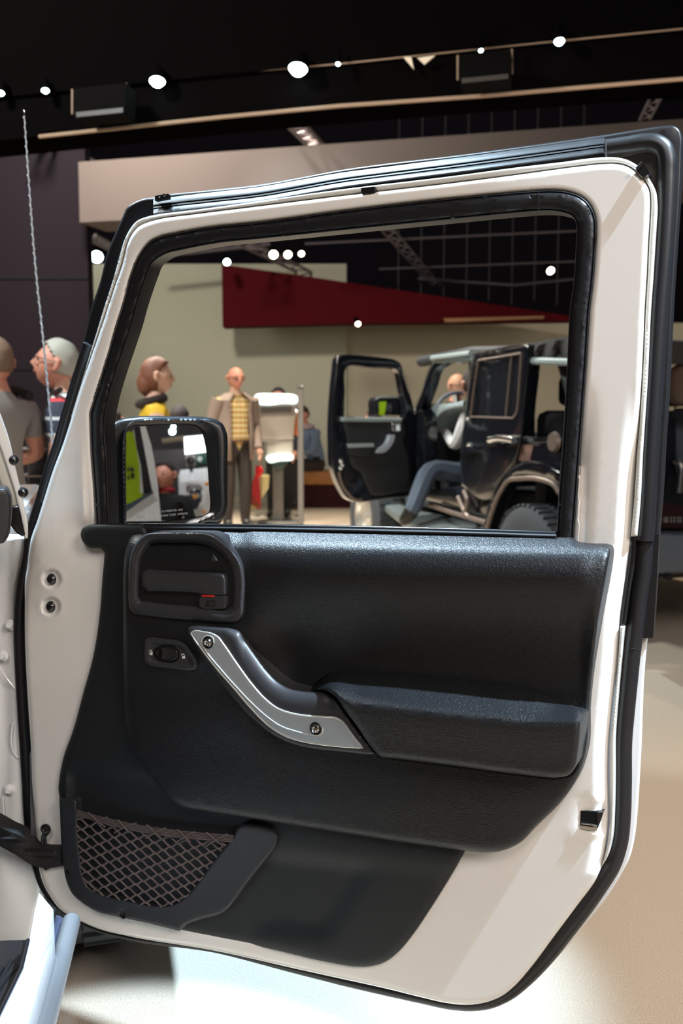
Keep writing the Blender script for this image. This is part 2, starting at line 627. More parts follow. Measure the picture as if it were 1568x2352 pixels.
for i, (lx, ly, r, lab) in enumerate([(684, 158, 21, 'brightest round downlight in the bulkhead row, near the middle'), (361, 187, 17, 'flattened bright downlight left of the middle of the bulkhead'),
                                 (104, 208, 8, 'small bright downlight above the tip of the whip aerial'), (0, 213, 9, 'small downlight cut by the picture edge at far left'), (1284, 95, 11, 'small bright downlight right of the speaker box on the bulkhead'),
                                 (1104, 116, 5, 'faint tiny downlight over the speaker box'), (776, 147, 5, 'faint tiny downlight beside the brightest one')]):
    c = bp_.P(lx, ly, 0.11)
    k = np.linalg.norm(c - CAM) / F
    t = thing('downlight', tuple(c), lab, 'lamp', 'bulkhead lamps')
    dr = np.array([0.1 * (i % 3 - 1), -0.35, -0.95])
    dr /= np.linalg.norm(dr)
    lathe('lens', [(0.0, 0.03 * r / 20), (r * k * .6, 0.025 * r / 20), (r * k * .92, 0.0), (r * k * .95, -0.01)], c, dr, M_lampglow, t, n=20)
    lathe('housing', [(r * k, 0.0), (r * k * 1.08, -0.01), (r * k, -0.06), (r * k * .5, -0.10)], c, dr, M_bulk, t, n=20)
# boxy speakers and barn-door flaps on the bulkhead
for (sx, lab) in ((1113, 'black speaker box hanging on the right half of the bulkhead'), (228, 'black speaker box hanging on the left end of the bulkhead')):
    yy = 205 - (sx - 784) * .1 if sx > 784 else 250
    t = thing('speaker_box', tuple(bp_.P(sx, yy - 40, 0.02)), lab, 'speaker', 'speaker boxes on the bulkhead')
    relief('cabinet', [(sx - 60, yy - 46, 1), (sx + 60, yy - 60, 1), (sx + 58, yy + 14, 1), (sx - 56, yy + 24, 1)], bp_, 0.25, 0.10, mat('black_speaker_cloth', (0.003, 0.0025, 0.0025), 0.9, spec=0.05), t, smoothline=False)
    relief('front_grille', [(sx - 54, yy + 8, 1), (sx + 54, yy - 3, 1), (sx + 54, yy + 8, 1), (sx - 52, yy + 19, 1)], bp_, 0.26, 0.25, mat('brown_metal_grille', (0.02, 0.014, 0.010), 0.5), t, smoothline=False)
    for s in (-1, 1):
        tube('bracket', bp_.P([sx + s * 62, sx + s * 62], [yy - 52 - s * 7, yy + 5 - s * 7], 0.07), 0.006, M_lip, t, n=6)
M_flap = mat('cream_lamp_flap', (0.75, 0.62, 0.45), 0.5)
for tri, lab in (([(926, 131, 1), (944, 131, 1), (950, 159, 1)], 'narrow cream lamp flap hanging from the bulkhead lip'), ([(958, 133, 1), (999, 127, 1), (974, 148, 1)], 'wide cream lamp flap right of the narrow one'),
                 ([(222, 200, 1), (272, 194, 1), (232, 215, 1)], 'dim cream lamp flap above the left speaker box')):
    o = relief('lamp_flap', tri, bp_, 0.06, 0.05, M_flap, smoothline=False)
    tag(o, lab, 'lamp flap')


# roof trusses and far ceiling lamps
def truss(p0, p1, Y0, Y1, w, lab, bars=14, r=0.022):
    a0 = at(p0[0], p0[1], Y0); a1 = at(p1[0], p1[1], Y1)
    d = (a1 - a0); L = np.linalg.norm(d); d /= L
    s = np.cross(d, [0, 0, 1]); s /= np.linalg.norm(s)
    t = thing('roof_truss', tuple(a0), lab, 'truss', 'roof trusses')
    for k in (-1, 1):
        tube('chord', [a0 + s * k * w / 2, a1 + s * k * w / 2], r, M_trussm, t, n=6)
    P = []
    for i in range(bars + 1):
        P.append(a0 + d * L * i / bars + s * (w / 2 * (1 if i % 2 else -1)))
    tube('lacing', P, r * .6, M_trussm, t, n=5)


truss((640, 245), (735, 345), 8.5, 10.5, 0.17, 'ladder truss slanting down behind the bulkhead, near the middle')
truss((85, 320), (200, 368), 9.2, 11.0, 0.13, 'ladder truss slanting over the dark wall at the left')
truss((540, 548), (760, 655), 12.0, 16.0, 0.22, 'truss slanting across the window opening left of the red panel top')
truss((870, 505), (1000, 655), 12.0, 16.0, 0.16, 'thin truss slanting down at the middle of the window opening', 20, 0.015)
truss((1528, 180), (1480, 275), 8.5, 10.0, 0.10, 'steep truss in the dark gap at top right', 10, 0.012)
truss((200, 540), (300, 590), 12.0, 14.5, 0.2, 'short truss between the dark wall and the door frame')
for (a, b, Ya, lab, r) in (((360, 588), (620, 560), 13.5, 'level pipe across the ceiling at upper left of the window', 0.035), ((700, 560), (1330, 530), 12.5, 'long thin pipe level across the window opening', 0.014),
                       ((870, 618), (1330, 600), 14.0, 'long thin pipe above the far lamp', 0.014), ((1180, 655), (1330, 640), 15.0, 'short rail by the far right ceiling', 0.02),
                       ((960, 640), (1180, 655), 14.5, 'bright short rail above the red panel point', 0.022)):
    P0 = at(a[0], a[1], Ya); P1 = at(b[0], b[1], Ya)
    o = tube('ceiling_pipe', [P0, P1], r, M_pipe, n=6)
    tag(o, lab, 'pipe', 'ceiling pipes')
for i in range(9):
    x = 900 + i * 52
    pb = at(x + 14, 690 + (i % 2) * 10, 14.6)
    o = tube('hanger_rod', [(pb[0], pb[1], 7.36), pb], 0.006, M_pipe, n=5)
    tag(o, ['leftmost', 'second', 'third', 'fourth', 'middle', 'sixth', 'seventh', 'eighth', 'rightmost'][i] + ' thin hanger rod from the left, behind the red panel tip', 'rod', 'hanger rods')
for (lx, ly, r, w, lab) in ((222, 590, 13, 0, 'large cool spotlight between the dark wall and the door frame'), (628, 585, 9, 1, 'leftmost warm lamp of the trio over the red panel'), (661, 585, 8, 1, 'middle warm lamp of the trio over the red panel'), (692, 583, 6, 1, 'dim rightmost lamp of the trio over the red panel'),
                       (521, 602, 8, 0, 'small cool lamp at the red panel corner'), (1264, 622, 9, 1, 'single warm lamp at the right side of the window'), (822, 744, 6, 1, 'tiny warm lamp on the lower edge of the red panel')):
    c = at(lx, ly, 13.0 if ly > 600 else 11.5)
    k = 12 / F
    t = thing('ceiling_lamp', tuple(c), lab, 'lamp', 'far ceiling lamps')
    dr = (0.15, -0.8, -0.5)
    lathe('lens', [(0.0, 0.03), (r * k * .7, 0.02), (r * k, 0.0)], c, dr, (M_lampglow, M_lampwarm)[w], t, n=14)
    lathe('housing', [(r * k, 0.0), (r * k * 1.1, -0.02), (r * k, -0.14), (r * k * .5, -0.2)], c, dr, M_bulk, t, n=14)

# ================================================================ the white car: its open door
tD = 0.49
DP = Plane((0, 1.445, 0), (-tD, -1, 0))
car = thing('white_car', (-0.72, 1.75, 0.0), 'white off-road car whose open front door fills the picture', 'car')

SHELL = [(341, 510), (367, 503), (448, 492), (600, 473), (784, 450), (1034, 421), (1184, 402), (1334, 382), (1384, 377), (1423, 378), (1442, 384), (1458, 395),
         (1477, 415), (1489, 436), (1492, 460), (1491, 495), (1487, 565), (1484, 635), (1480, 700), (1475, 819), (1467, 955), (1460, 1040), (1452, 1159), (1448, 1230),
         (1438, 1312), (1424, 1414), (1418, 1500), (1404, 1640), (1399, 1700), (1397, 1776), (1398, 1872), (1393, 1930), (1388, 1964), (1378, 1998), (1368, 2021), (1326, 2079), (1273, 2150),
         (1219, 2222), (1180, 2266), (1155, 2286), (1124, 2300), (1091, 2307), (1063, 2308), (1027, 2304), (964, 2290), (900, 2274), (683, 2226), (491, 2183), (300, 2151), (223, 2132), (166, 2106), (143, 2093),
         (113, 2055), (97, 2023), (89, 1991), (86, 1960), (81, 1896), (74, 1800), (71, 1715), (65, 1626), (60, 1537), (57, 1448), (57, 1388), (58, 1329), (63, 1299), (66, 1269), (71, 1239), (86, 1195), (100, 1150),
         (121, 1083), (145, 1019), (165, 957), (182, 900), (206, 830), (235, 745), (263, 660), (283, 600), (293, 559), (303, 538), (319, 520)]
WOUT = [(600, 510), (475, 523), (408, 535), (367, 544), (343, 556), (327, 573), (317, 589), (300, 632), (282, 699), (263, 760), (253, 796), (234, 859), (212, 930), (207, 946), (207, 971), (210, 1051), (215, 1115), (220, 1204), (222, 1250, 1),
        (1316, 1250, 1), (1317, 1230), (1326, 1108), (1336, 972), (1346, 836), (1355, 700), (1360, 660), (1366, 588), (1369, 530), (1368, 506), (1362, 485), (1350, 465), (1331, 450), (1306, 441), (1270, 437), (1237, 438), (1034, 456), (784, 485)]
WIN = [(600, 549), (501, 559), (421, 574), (384, 583), (365, 593), (351, 605), (341, 629), (319, 693), (300, 760), (282, 796 + 24), (265, 859 + 12), (249, 923), (241, 968), (245, 1051), (250, 1197), (251, 1245, 1),
       (1276, 1245, 1), (1277, 1230), (1282, 1142), (1292, 1006), (1302, 836), (1309, 700), (1315, 660), (1322, 565), (1323, 525), (1321, 509), (1312, 497), (1294, 490), (1270, 486), (1237, 486), (984, 510), (784, 530)]
WIN[9] = (290, 790)
WIN[10] = (266, 862)


def h_shell(x, y, d):
    h = 0.0 * x
    # pressed hollow round the tip of the trim panel
    h = h - 0.010 * gs(x, y, 196, 1232, 42, 40)
    # pressed recess at the two bolts, with raised lips
    for cx, cy in ((119, 1330), (117, 1393)):
        r = np.hypot(x - cx, y - cy)
        h = h - 0.0045 * (1 - ss(15, 24, r)) + 0.0012 * np.exp(-((r - 27) / 5.0)**2)
    for cx, cy in ((93, 1291), (142, 1291), (105, 1884)):
        h = h + 0.0016 * np.exp(-((np.hypot(x - cx, y - cy)) / 5.0)**2)
    # pillar fold on the left of the window
    h = h + 0.006 * ss(960, 1120, y) * (1 - ss(1180, 1230, y)) * np.exp(-((x - (188 + (y - 1100) * .03)) / 9.0)**2)
    # roll toward the latch edge on the right
    xr_ = np.interp(y, [378, 700, 1040, 1230, 1414, 1500, 1700, 1960, 2010], [1491, 1480, 1460, 1448, 1424, 1418, 1399, 1388, 1370])
    amt = ss(860, 1150, y) * (1 - ss(1975, 2010, y))
    h = h - 0.013 * amt * ss(36, 0, d) * (x > 1330)
    # latch pocket surround and step
    h = h + 0.003 * gs(x, y, 1358, 1916, 40, 10)
    h = h - 0.004 * ss(1325, 1338, x) * ss(1835, 1852, y) * (1 - ss(1905, 1920, y)) * (1 - ss(1385, 1395, x))
    return h


ex = [(cx + r * math.cos(a), cy + r * math.sin(a)) for cx, cy in ((119, 1330), (117, 1393)) for r in (3, 10, 15, 18, 21, 24, 27, 31) for a in np.linspace(0, 6.28, 20)[:-1]]
relief('door_shell', SHELL, DP, h_shell, -0.035, M_white, car, holes=[WOUT], step=17, rnd=(11, 0.007), extra=[ex] + [inset(spline(SHELL), q_) for q_ in (15, 19, 23, 28, 33, 39)] + [inset(spline(WOUT), -q_) for q_ in (14, 19, 26)])

# thin outer lip, separated from the shell by an open joint
LIPO = [(314, 508), (341, 497), (367, 492), (448, 482), (600, 461), (784, 435), (1034, 405), (1200, 383), (1294, 372), (1364, 363), (1399, 361), (1423, 363), (1446, 370), (1463, 380), (1482, 398), (1496, 420), (1504, 437), (1508, 465), (1506, 518),
        (1503, 565), (1498, 647), (1494, 700), (1486, 870), (1475, 1040), (1469, 1159), (1462, 1232, 1)]
LIPI = [(1448, 1232, 1), (1455, 1159), (1463, 1040), (1470, 955), (1478, 819), (1483, 700), (1487, 635), (1490, 565), (1494, 495), (1495, 460), (1492, 435), (1480, 413), (1460, 392), (1444, 381), (1424, 375), (1384, 374), (1334, 379), (1184, 399), (1034, 418), (784, 447),
        (600, 470), (448, 489), (367, 500), (341, 506), (318, 517), (301, 536), (290, 560), (280, 600), (260, 662), (232, 747), (203, 832), (180, 902), (163, 958, 1)]
LIPL = [(168, 946, 1), (187, 880), (206, 815), (223, 760), (241, 700), (258, 648), (274, 591), (287, 548), (295, 532)]
relief('outer_lip', LIPO + LIPI + LIPL, DP, -0.006, -0.03, M_flange, car, rnd=(6, 0.003), seg=4)
relief('outer_lip', [(1424, 1439, 1), (1433, 1439, 1), (1427, 1500), (1418, 1600), (1411, 1700), (1411, 1776), (1409, 1872), (1405, 1930), (1395, 1968), (1380, 1993, 1), (1388, 1966), (1396, 1930), (1401, 1872), (1400, 1776), (1402, 1700), (1408, 1640), (1419, 1520)], DP, -0.010, -0.03, M_flange, car, rnd=(4, 0.002), seg=4)
relief('striker_strip', [(1449, 1234, 1), (1462, 1234, 1), (1458, 1290), (1448, 1350), (1436, 1437, 1), (1424, 1437, 1), (1437, 1340), (1445, 1280)], DP, -0.016, -0.03, M_smooth, car, rnd=(4, 0.003), seg=3)
# clips
relief('edge_clip', [(829, 432, 1), (860, 428, 1), (860, 441, 1), (829, 445, 1)], DP, 0.001, -0.02, M_smooth, car, smoothline=False)
cl = relief('edge_clip', [(1459, 389, 1), (1471, 376, 1), (1478, 374, 1), (1490, 393, 1), (1490, 400, 1), (1478, 407, 1)], DP, 0.004, -0.02, M_smooth, car, smoothline=False)
tube('clip_pin', DP.P([1462, 1476], [388, 374], 0.006), 0.0025, M_smooth, cl, n=8)

# outer skin of the door, seen as a thin white line outside the rubber
SKIN = [(110, 1250, 1), (1484, 1250, 1), (1485, 1466), (1483, 1492), (1478, 1550), (1474, 1640), (1472, 1700), (1467, 1796), (1462, 1872), (1457, 1920), (1445, 1972), (1422, 2016), (1384, 2075), (1345, 2121), (1305, 2171), (1262, 2216), (1200, 2268), (1150, 2294), (1100, 2302),
        (900, 2268), (683, 2218), (491, 2172), (300, 2146), (223, 2124), (150, 2086), (110, 2030), (92, 1950), (84, 1850), (72, 1600), (66, 1450), (72, 1330)]
relief('door_skin', SKIN, DP, -0.055, -0.066, M_whiteb, car, rnd=(5, 0.004), seg=4)

# soft surround round the window frame: wide ridged rubber
SOUT = [(330, 456), (359, 453), (384, 447), (600, 424), (784, 390), (1084, 352), (1388, 310), (1482, 295), (1529, 289), (1547, 289), (1559, 297), (1565, 311), (1565, 354), (1560, 471), (1552, 589), (1545, 700), (1540, 802), (1535, 904), (1528, 1006), (1520, 1142), (1513, 1227),
        (1508, 1329), (1499, 1465, 1)]
SIN = [(1474, 1465, 1), (1482, 1329), (1488, 1200), (1492, 1040), (1496, 900), (1496, 700), (1495, 600), (1497, 470), (1490, 440), (1474, 405), (1440, 372), (1384, 368), (1294, 380), (1184, 395), (1034, 412), (784, 441), (600, 466), (448, 487), (367, 498), (330, 509), (305, 528), (285, 565), (262, 655), (226, 762), (190, 880, 1),
       (160, 880, 1), (188, 796), (212, 700), (228, 653), (250, 570), (266, 532), (285, 490), (291, 477), (309, 464)]


relief('window_surround', SOUT + SIN, DP, -0.040, -0.06, M_rubber, car, seg=5, step=30, rnd=(6, 0.005))
xs = np.concatenate([[352, 356], np.arange(362, 1388, 10.0), [1388]])
ytop = np.interp(xs, [340, 359, 384, 600, 784, 1084, 1388], [455, 453, 447, 424, 390, 352, 310])
ker = np.ones(9) / 9
ypad = np.concatenate([np.full(4, ytop[0]), ytop, np.full(4, ytop[-1])])
ytop = np.convolve(ypad, ker, 'valid'); ytop[-5:] = np.interp(xs[-5:], [1340, 1388], [316, 310])
prof = [(0, -.050), (0.5, -.047), (6, -.040), (12, -.034), (18, -.029), (20, -.0285), (20.6, -.034), (22.4, -.034), (23, -.028), (26, -.0265), (26.6, -.032), (28.4, -.032), (29, -.0255), (34, -.0195), (38, -.0175), (41, -.0185), (43, -.026), (50, -.030), (64, -.031)]
RV = []; RF = []
for (v, dd_) in prof:
    RV.append(DP.P(xs, ytop + v, dd_))
nx = len(xs); RV = np.concatenate(RV)
for i in range(len(prof) - 1):
    for j in range(nx - 1):
        RF.append((i * nx + j, i * nx + j + 1, (i + 1) * nx + j + 1, (i + 1) * nx + j))
mesh_obj('ribbed_top_strip', RV, RF, M_rubber, car, True, 30)
# corner web seen behind the clip
relief('corner_web', [(1384, 352), (1516, 340), (1518, 460), (1496, 470), (1470, 380)], DP, -0.036, -0.045, mat('grey_primer', (0.05, 0.045, 0.04), 0.8, noise=(40, (0.10, 0.09, 0.07), 0.3)), car, seg=3)
# inner bulb of the surround: corner and right side
rp_ = spline([(1390, 343), (1440, 336), (1480, 330), (1504, 331), (1521, 341), (1530, 362), (1531, 400), (1529, 471), (1522, 589), (1513, 700), (1502, 870), (1489, 1074), (1482, 1200), (1479, 1240)], 8, False)
tube('surround_bulb', DP.P(rp_[:, 0], rp_[:, 1], -0.026), 0.0128, M_rubber, car, n=18)
tube('bulb_joint', DP.P([1390, 1391, 1392], [322, 343, 366], -0.0124), 0.0012, M_rubberd, car, n=6)

# the rubber tube that seals the door, all the way round the lower door
WS = [(1479, 1236), (1476, 1300), (1466, 1370), (1458, 1440), (1450, 1500), (1444, 1560), (1436, 1640), (1431, 1700), (1430, 1800), (1428, 1872), (1421, 1936), (1405, 1985), (1378, 2030), (1340, 2085), (1298, 2140), (1250, 2200), (1205, 2246), (1165, 2278), (1125, 2296), (1085, 2302), (1040, 2300), (970, 2286), (900, 2271), (683, 2221), (491, 2176),
      (300, 2148), (223, 2128), (170, 2101), (128, 2070), (102, 2035), (88, 1996), (78, 1960), (69, 1896), (63, 1800), (58, 1715), (52, 1626), (47, 1537), (44, 1448), (46, 1388), (53, 1329), (60, 1299), (66, 1266), (68, 1238), (76, 1205), (92, 1155), (113, 1083), (135, 1019), (152, 957), (172, 890), (203, 790)]
ws = spline(WS, 6, False)
tube('weather_seal', DP.P(ws[:, 0], ws[:, 1], -0.034), np.interp(np.arange(len(ws)), [0, len(ws) * .22, len(ws) * .42, len(ws) * .5, len(ws) * .6, len(ws) * .68, len(ws)], [0.0125, 0.0125, 0.0125, 0.0085, 0.009, 0.0115, 0.010]), M_rubber, car, n=16)
relief('seal_flap', [(60, 1240), (62, 1215), (80, 1172, 1), (90, 1150), (96, 1160), (85, 1200), (75, 1250, 1)], DP, -0.026, -0.034, M_rubberd, car, seg=3)
for (a, b) in (((1463, 1218), (1499, 1217)), ((1432, 1490), (1473, 1493)), ((1512, 469), (1552, 470))):
    tube('seal_joint', DP.P([a[0], (a[0] + b[0]) / 2, b[0]], [a[1], (a[1] + b[1]) / 2 - 2, b[1]], [-0.030, -0.0205, -0.030]), 0.0008, M_smooth, car, n=6)
# loose hanging strip behind the right edge
relief('loose_strip', [(1492, 1228, 1), (1513, 1226, 1), (1508, 1329), (1499, 1466, 1), (1476, 1466, 1), (1484, 1350)], DP, -0.034, -0.038, M_rubber, car, seg=3)
# screws on the metal end plate of the surround
relief('end_plate', [(355, 450, 1), (384, 445, 1), (386, 456, 1), (356, 462, 1)], DP, -0.022, -0.03, M_smooth, car, smoothline=False)
for sx, sy in ((365, 451), (377, 448)):
    lathe('screw', [(0.0, 0.002), (0.002, 0.0015), (0.0026, 0.0)], DP.P(sx, sy, -0.022), DP.n, M_steel, car, n=12)

# black run channel round the window
def h_ch(x, y, d):
    return 0.0035 - 0.0045 * np.exp(-((d - 5) / 2.2)**2) - 0.012 * ss(20, 0, np.minimum(d, 20)) * 0


relief('window_channel', WOUT, DP, h_ch, -0.03, M_rubber, car, holes=[WIN], step=8, rnd=(7, 0.006))
for (a, b) in (((1236, 440), (1237, 485)),):
    tube('channel_joint', DP.P([a[0], b[0]], [a[1], b[1]], 0.0036), 0.0006, M_dark, car, n=6)
bs = spline([(246, 1206), (600, 1209), (784, 1212), (1000, 1217), (1277, 1226)], 6, False)
tube('belt_seal', DP.P(bs[:, 0], bs[:, 1] + 1, 0.001), 0.0045, M_smooth, car, n=10)
tube('belt_seal', DP.P(bs[:, 0], bs[:, 1] + 6, 0.006), 0.003, M_rubberd, car, n=8)

# door bolts
for cx, cy in ((119, 1330), (117, 1393)):
    b = lathe('door_bolt', [(0.0, 0.009), (0.004, 0.0085), (0.0078, 0.0055), (0.0090, 0.002), (0.0104, 0.001), (0.0106, -0.006)], DP.P(cx, cy, -0.004), DP.n, M_smooth, car, n=24)
    lathe('socket', [(0.0, 0.0004), (0.0028, 0.0004), (0.0030, 0.0)], DP.P(cx - 1, cy, 0.0051), DP.n, M_dark, b, n=12)

# ---------------------------------------------------------------- trim panels
LOWER = [(185, 1226), (190, 1213), (204, 1206), (330, 1206, 1), (380, 1300, 1), (380, 1700, 1), (470, 1820, 1), (1050, 1880, 1), (1072, 1945, 1), (1040, 2003), (983, 2095), (944, 2152), (914, 2187), (883, 2210), (845, 2220), (814, 2220), (753, 2210), (600, 2175), (491, 2154), (411, 2138), (319, 2114), (223, 2093), (191, 2074),
         (166, 2052), (153, 2023), (147, 1991), (143, 1959), (137, 1832), (134, 1812), (136, 1790), (146, 1739), (167, 1680), (190, 1596), (214, 1507), (228, 1418), (235, 1329), (239, 1283), (239, 1268), (232, 1261), (204, 1258), (192, 1247)]


def h_low(x, y, d):
    h = 0.014 + 0.0 * x
    h = h + 0.006 * (1 - ss(1240, 1290, y))
    # fold that throws the light band above the net and the sunken field right of the pocket
    h = h - 0.012 * ss(1775, 1800, y + (x - 300) * -0.10) * (1 - ss(560, 640, x)) * ss(150, 175, x)
    L = ss(1962, 1990, y - (x - 700) * 0.12)
    xe = 880 - (y - 1960) * 0.62
    h = h - 0.012 * (L * (1 - ss(xe - 55, xe + 25, x)) * (1 - ss(2105, 2150, y - (x - 600) * .14)))
    h = h + 0.004 * gs(0 * x, y - (1925 + (x - 600) * 0.13), 0, 0, 1, 26)
    return np.maximum(h, 0.0035)


relief('lower_trim_panel', LOWER, DP, h_low, -0.004, M_leather2, car, step=15, rnd=(16, 0.009))

UPPER = [(318, 1206), (620, 1214), (784, 1218), (1000, 1223), (1277, 1231), (1316, 1234), (1326, 1244), (1345, 1249), (1394, 1251), (1402, 1256), (1402, 1264), (1394, 1312), (1375, 1421), (1361, 1540), (1354, 1620), (1346, 1729), (1332, 1775), (1290, 1840), (1231, 1899), (1194, 1936), (1148, 1955), (1107, 1958),
         (1067, 1954), (906, 1932), (772, 1911), (720, 1903), (552, 1876), (464, 1862), (426, 1855), (399, 1842), (369, 1810), (334, 1768), (307, 1726), (292, 1684), (286, 1626), (284, 1550), (283, 1400), (284, 1300), (288, 1262), (298, 1232), (307, 1215)]


def h_up(x, y, d):
    yt = 1206 + (x - 318) * 0.024
    v = y - yt
    base = 0.030 - 0.022 * (1 - ss(0, 45, v))
    # rounded bolster along the belt line
    bol = 0.028 * np.sin(np.clip((v - 6) / 85.0, 0, 1) * np.pi / 2)
    fade = 1 - ss(95, 330, v)
    sx = ss(545, 690, x) * (1 - 0.75 * ss(1330, 1385, x))
    h = base + bol * (fade * sx + (1 - sx) * (0.75 - 0.55 * ss(1440, 1600, y)))
    # hollow under the bolster
    h = h - 0.014 * sx * ss(1330, 1520, y) * (1 - ss(1600, 1720, y))
    h = h - 0.010 * gs(x, y, 640, 1500, 90, 90)
    # lower field swells towards the viewer
    h = h + 0.008 * ss(1700, 1860, y) * ss(300, 420, x)
    h = h - 0.010 * ss(1120, 1350, x) * ss(1690, 1950, y)
    # seat round the handle bezel
    h = h - 0.004 * np.exp(-(np.maximum(0, np.abs(x - 428) - 130) / 14.0)**2 - (np.maximum(0, np.abs(y - 1326) - 100) / 14.0)**2) 
    return h


panel = relief('upper_trim_panel', UPPER, DP, h_up, 0.0, M_leather, car, step=11, rnd=(14, 0.014))


def hp(x, y):
    return float(h_up(np.array([float(x)]), np.array([float(y)]), np.array([99.0]))[0])


# door handle bezel
q = lambda pts: Z(160, 1180, 3.409, pts)
BEZ = q([(462, 600), (465, 400), (478, 320), (505, 250), (555, 190), (612, 156), (680, 150), (800, 148), (1000, 150), (1080, 156), (1140, 180), (1200, 225), (1290, 310), (1345, 400), (1365, 500), (1360, 700), (1352, 790), (1310, 843), (1250, 850), (1000, 835), (800, 820), (560, 792), (510, 782), (475, 750), (462, 690)])
REC = q([(508, 500), (520, 350), (560, 260), (600, 205), (660, 185), (800, 182), (1000, 185), (1080, 200), (1150, 240), (1230, 310), (1285, 400), (1305, 500), (1303, 640), (1290, 740), (1240, 775), (1100, 765), (840, 745), (620, 722), (540, 712), (512, 680)])
HB = hp(330, 1420) + 0.008
recp = spline(REC, 8)


def h_bez(x, y, d):
    P = np.stack([np.atleast_1d(x), np.atleast_1d(y)], 1)
    ins = inside(P, recp)
    dr = dist_to(P, recp)
    depth = np.where(ins, ss(0, 26, dr), 0.0)
    # gentler left wall so the light falls on it
    left = np.where(x < 345, 0.75, 1.0)
    return HB + 0.002 * np.exp(-((dr - 10) / 6.0)**2) * (~ins) - 0.030 * depth * left


bez = relief('handle_bezel', BEZ, DP, h_bez, HB - 0.038, M_plastic, car, step=4.0, rnd=(6, 0.004), extra=[recp, inset(recp, 7), inset(recp, 14), inset(recp, 22), inset(recp, -5)])
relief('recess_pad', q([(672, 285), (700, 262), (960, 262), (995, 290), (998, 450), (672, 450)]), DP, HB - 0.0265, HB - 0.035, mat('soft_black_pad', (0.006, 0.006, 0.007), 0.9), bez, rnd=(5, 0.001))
relief('finger_cup', q([(1028, 420), (1036, 350), (1062, 300), (1095, 262), (1130, 252), (1175, 285), (1220, 335), (1248, 400), (1256, 445), (1150, 445), (1060, 436)]), DP, lambda x, y, d: HB - 0.028 + 0.022 * np.sqrt(np.clip(np.minimum(d, 26) / 26, 0, 1)), HB - 0.03, M_plastic, bez, step=4)
lev = relief('door_lever', q([(563, 500), (567, 460), (595, 438), (700, 440), (985, 452), (1160, 462), (1205, 470), (1222, 500), (1228, 600), (1226, 632), (1150, 640), (1030, 634), (990, 620), (700, 608), (600, 603), (575, 580)]), DP,
             lambda x, y, d: HB + 0.004 - 0.004 * ss(440, 470, x) * 0 - 0.006 * ss(1319, 1312, y), HB - 0.02, M_plastic, bez, step=5, rnd=(9, 0.008))
relief('lever_shank', q([(620, 612), (700, 620), (1020, 640), (1015, 662), (700, 650), (640, 668), (612, 650)]), DP, HB - 0.016, HB - 0.03, M_plastic, bez, rnd=(4, 0.004))
lk = relief('lock_tab', q([(1012, 660), (1022, 645), (1215, 640), (1226, 650), (1224, 735), (1210, 745), (1040, 746), (1018, 738), (1012, 720)]), DP, HB + 0.001, HB - 0.02, M_plastic, bez, rnd=(4, 0.004), step=5)
relief('lock_symbol', q([(1070, 682, 1), (1135, 675, 1), (1138, 722, 1), (1062, 728, 1)]), DP, HB + 0.0018, HB, M_smooth, bez, holes=[q([(1090, 692, 1), (1125, 688, 1), (1126, 712, 1), (1088, 716, 1)])], smoothline=False)
relief('red_mark', q([(1030, 638, 1), (1128, 640, 1), (1128, 650, 1), (1034, 648, 1)]), DP, HB + 0.002, HB - 0.01, M_red, bez, smoothline=False)

# lock switch
LB = [(585, 1030), (590, 985), (620, 968), (760, 980), (850, 992), (895, 1012), (940, 1070), (990, 1150), (998, 1190), (975, 1220), (930, 1226), (780, 1208), (620, 1185), (592, 1160), (584, 1110)]
hs = hp(390, 1505)
sw = relief('lock_switch', q(LB), DP, lambda x, y, d: hs + 0.009 - 0.005 * ss(8, 14, d), hs - 0.01, M_plastic, car, step=3, rnd=(5, 0.005))
relief('switch_well', q([(665, 1060), (700, 1035), (820, 1042), (856, 1075), (858, 1125), (825, 1160), (700, 1152), (665, 1120)]), DP, hs + 0.0055, hs, M_dark, sw, rnd=(2, 0.001))
sk = relief('switch_rocker', q([(676, 1070), (705, 1046), (815, 1052), (846, 1080), (848, 1118), (818, 1148), (708, 1142), (676, 1112)]), DP, lambda x, y, d: hs + 0.0075 - 0.0030 * gs(x, y, 368, 1501, 8, 20), hs, M_smooth, sw, step=3, rnd=(4, 0.003))
for cx, cy, op in ((635, 1092, 0), (890, 1120, 1)):
    body = q([(cx - 10, cy - 4, 1), (cx + 11, cy - 4, 1), (cx + 11, cy + 14, 1), (cx - 10, cy + 14, 1)])
    relief('padlock_print', body, DP, hs + 0.0047, hs + 0.003, M_print, sw, holes=[q([(cx - 2, cy + 1, 1), (cx + 3, cy + 1, 1), (cx + 3, cy + 8, 1), (cx - 2, cy + 8, 1)])], smoothline=False)
    if op:
        sh = q([(cx + 6, cy - 4), (cx + 6, cy - 14), (cx - 2, cy - 22), (cx - 14, cy - 20), (cx - 15, cy - 12)])
    else:
        sh = q([(cx - 8, cy - 4), (cx - 8, cy - 16), (cx, cy - 23), (cx + 8, cy - 16), (cx + 8, cy - 4)])
    sh = spline(sh, 4, False)
    tube('shackle_print', DP.P(sh[:, 0], sh[:, 1], hs + 0.0044), 0.0006, M_print, sw, n=6)

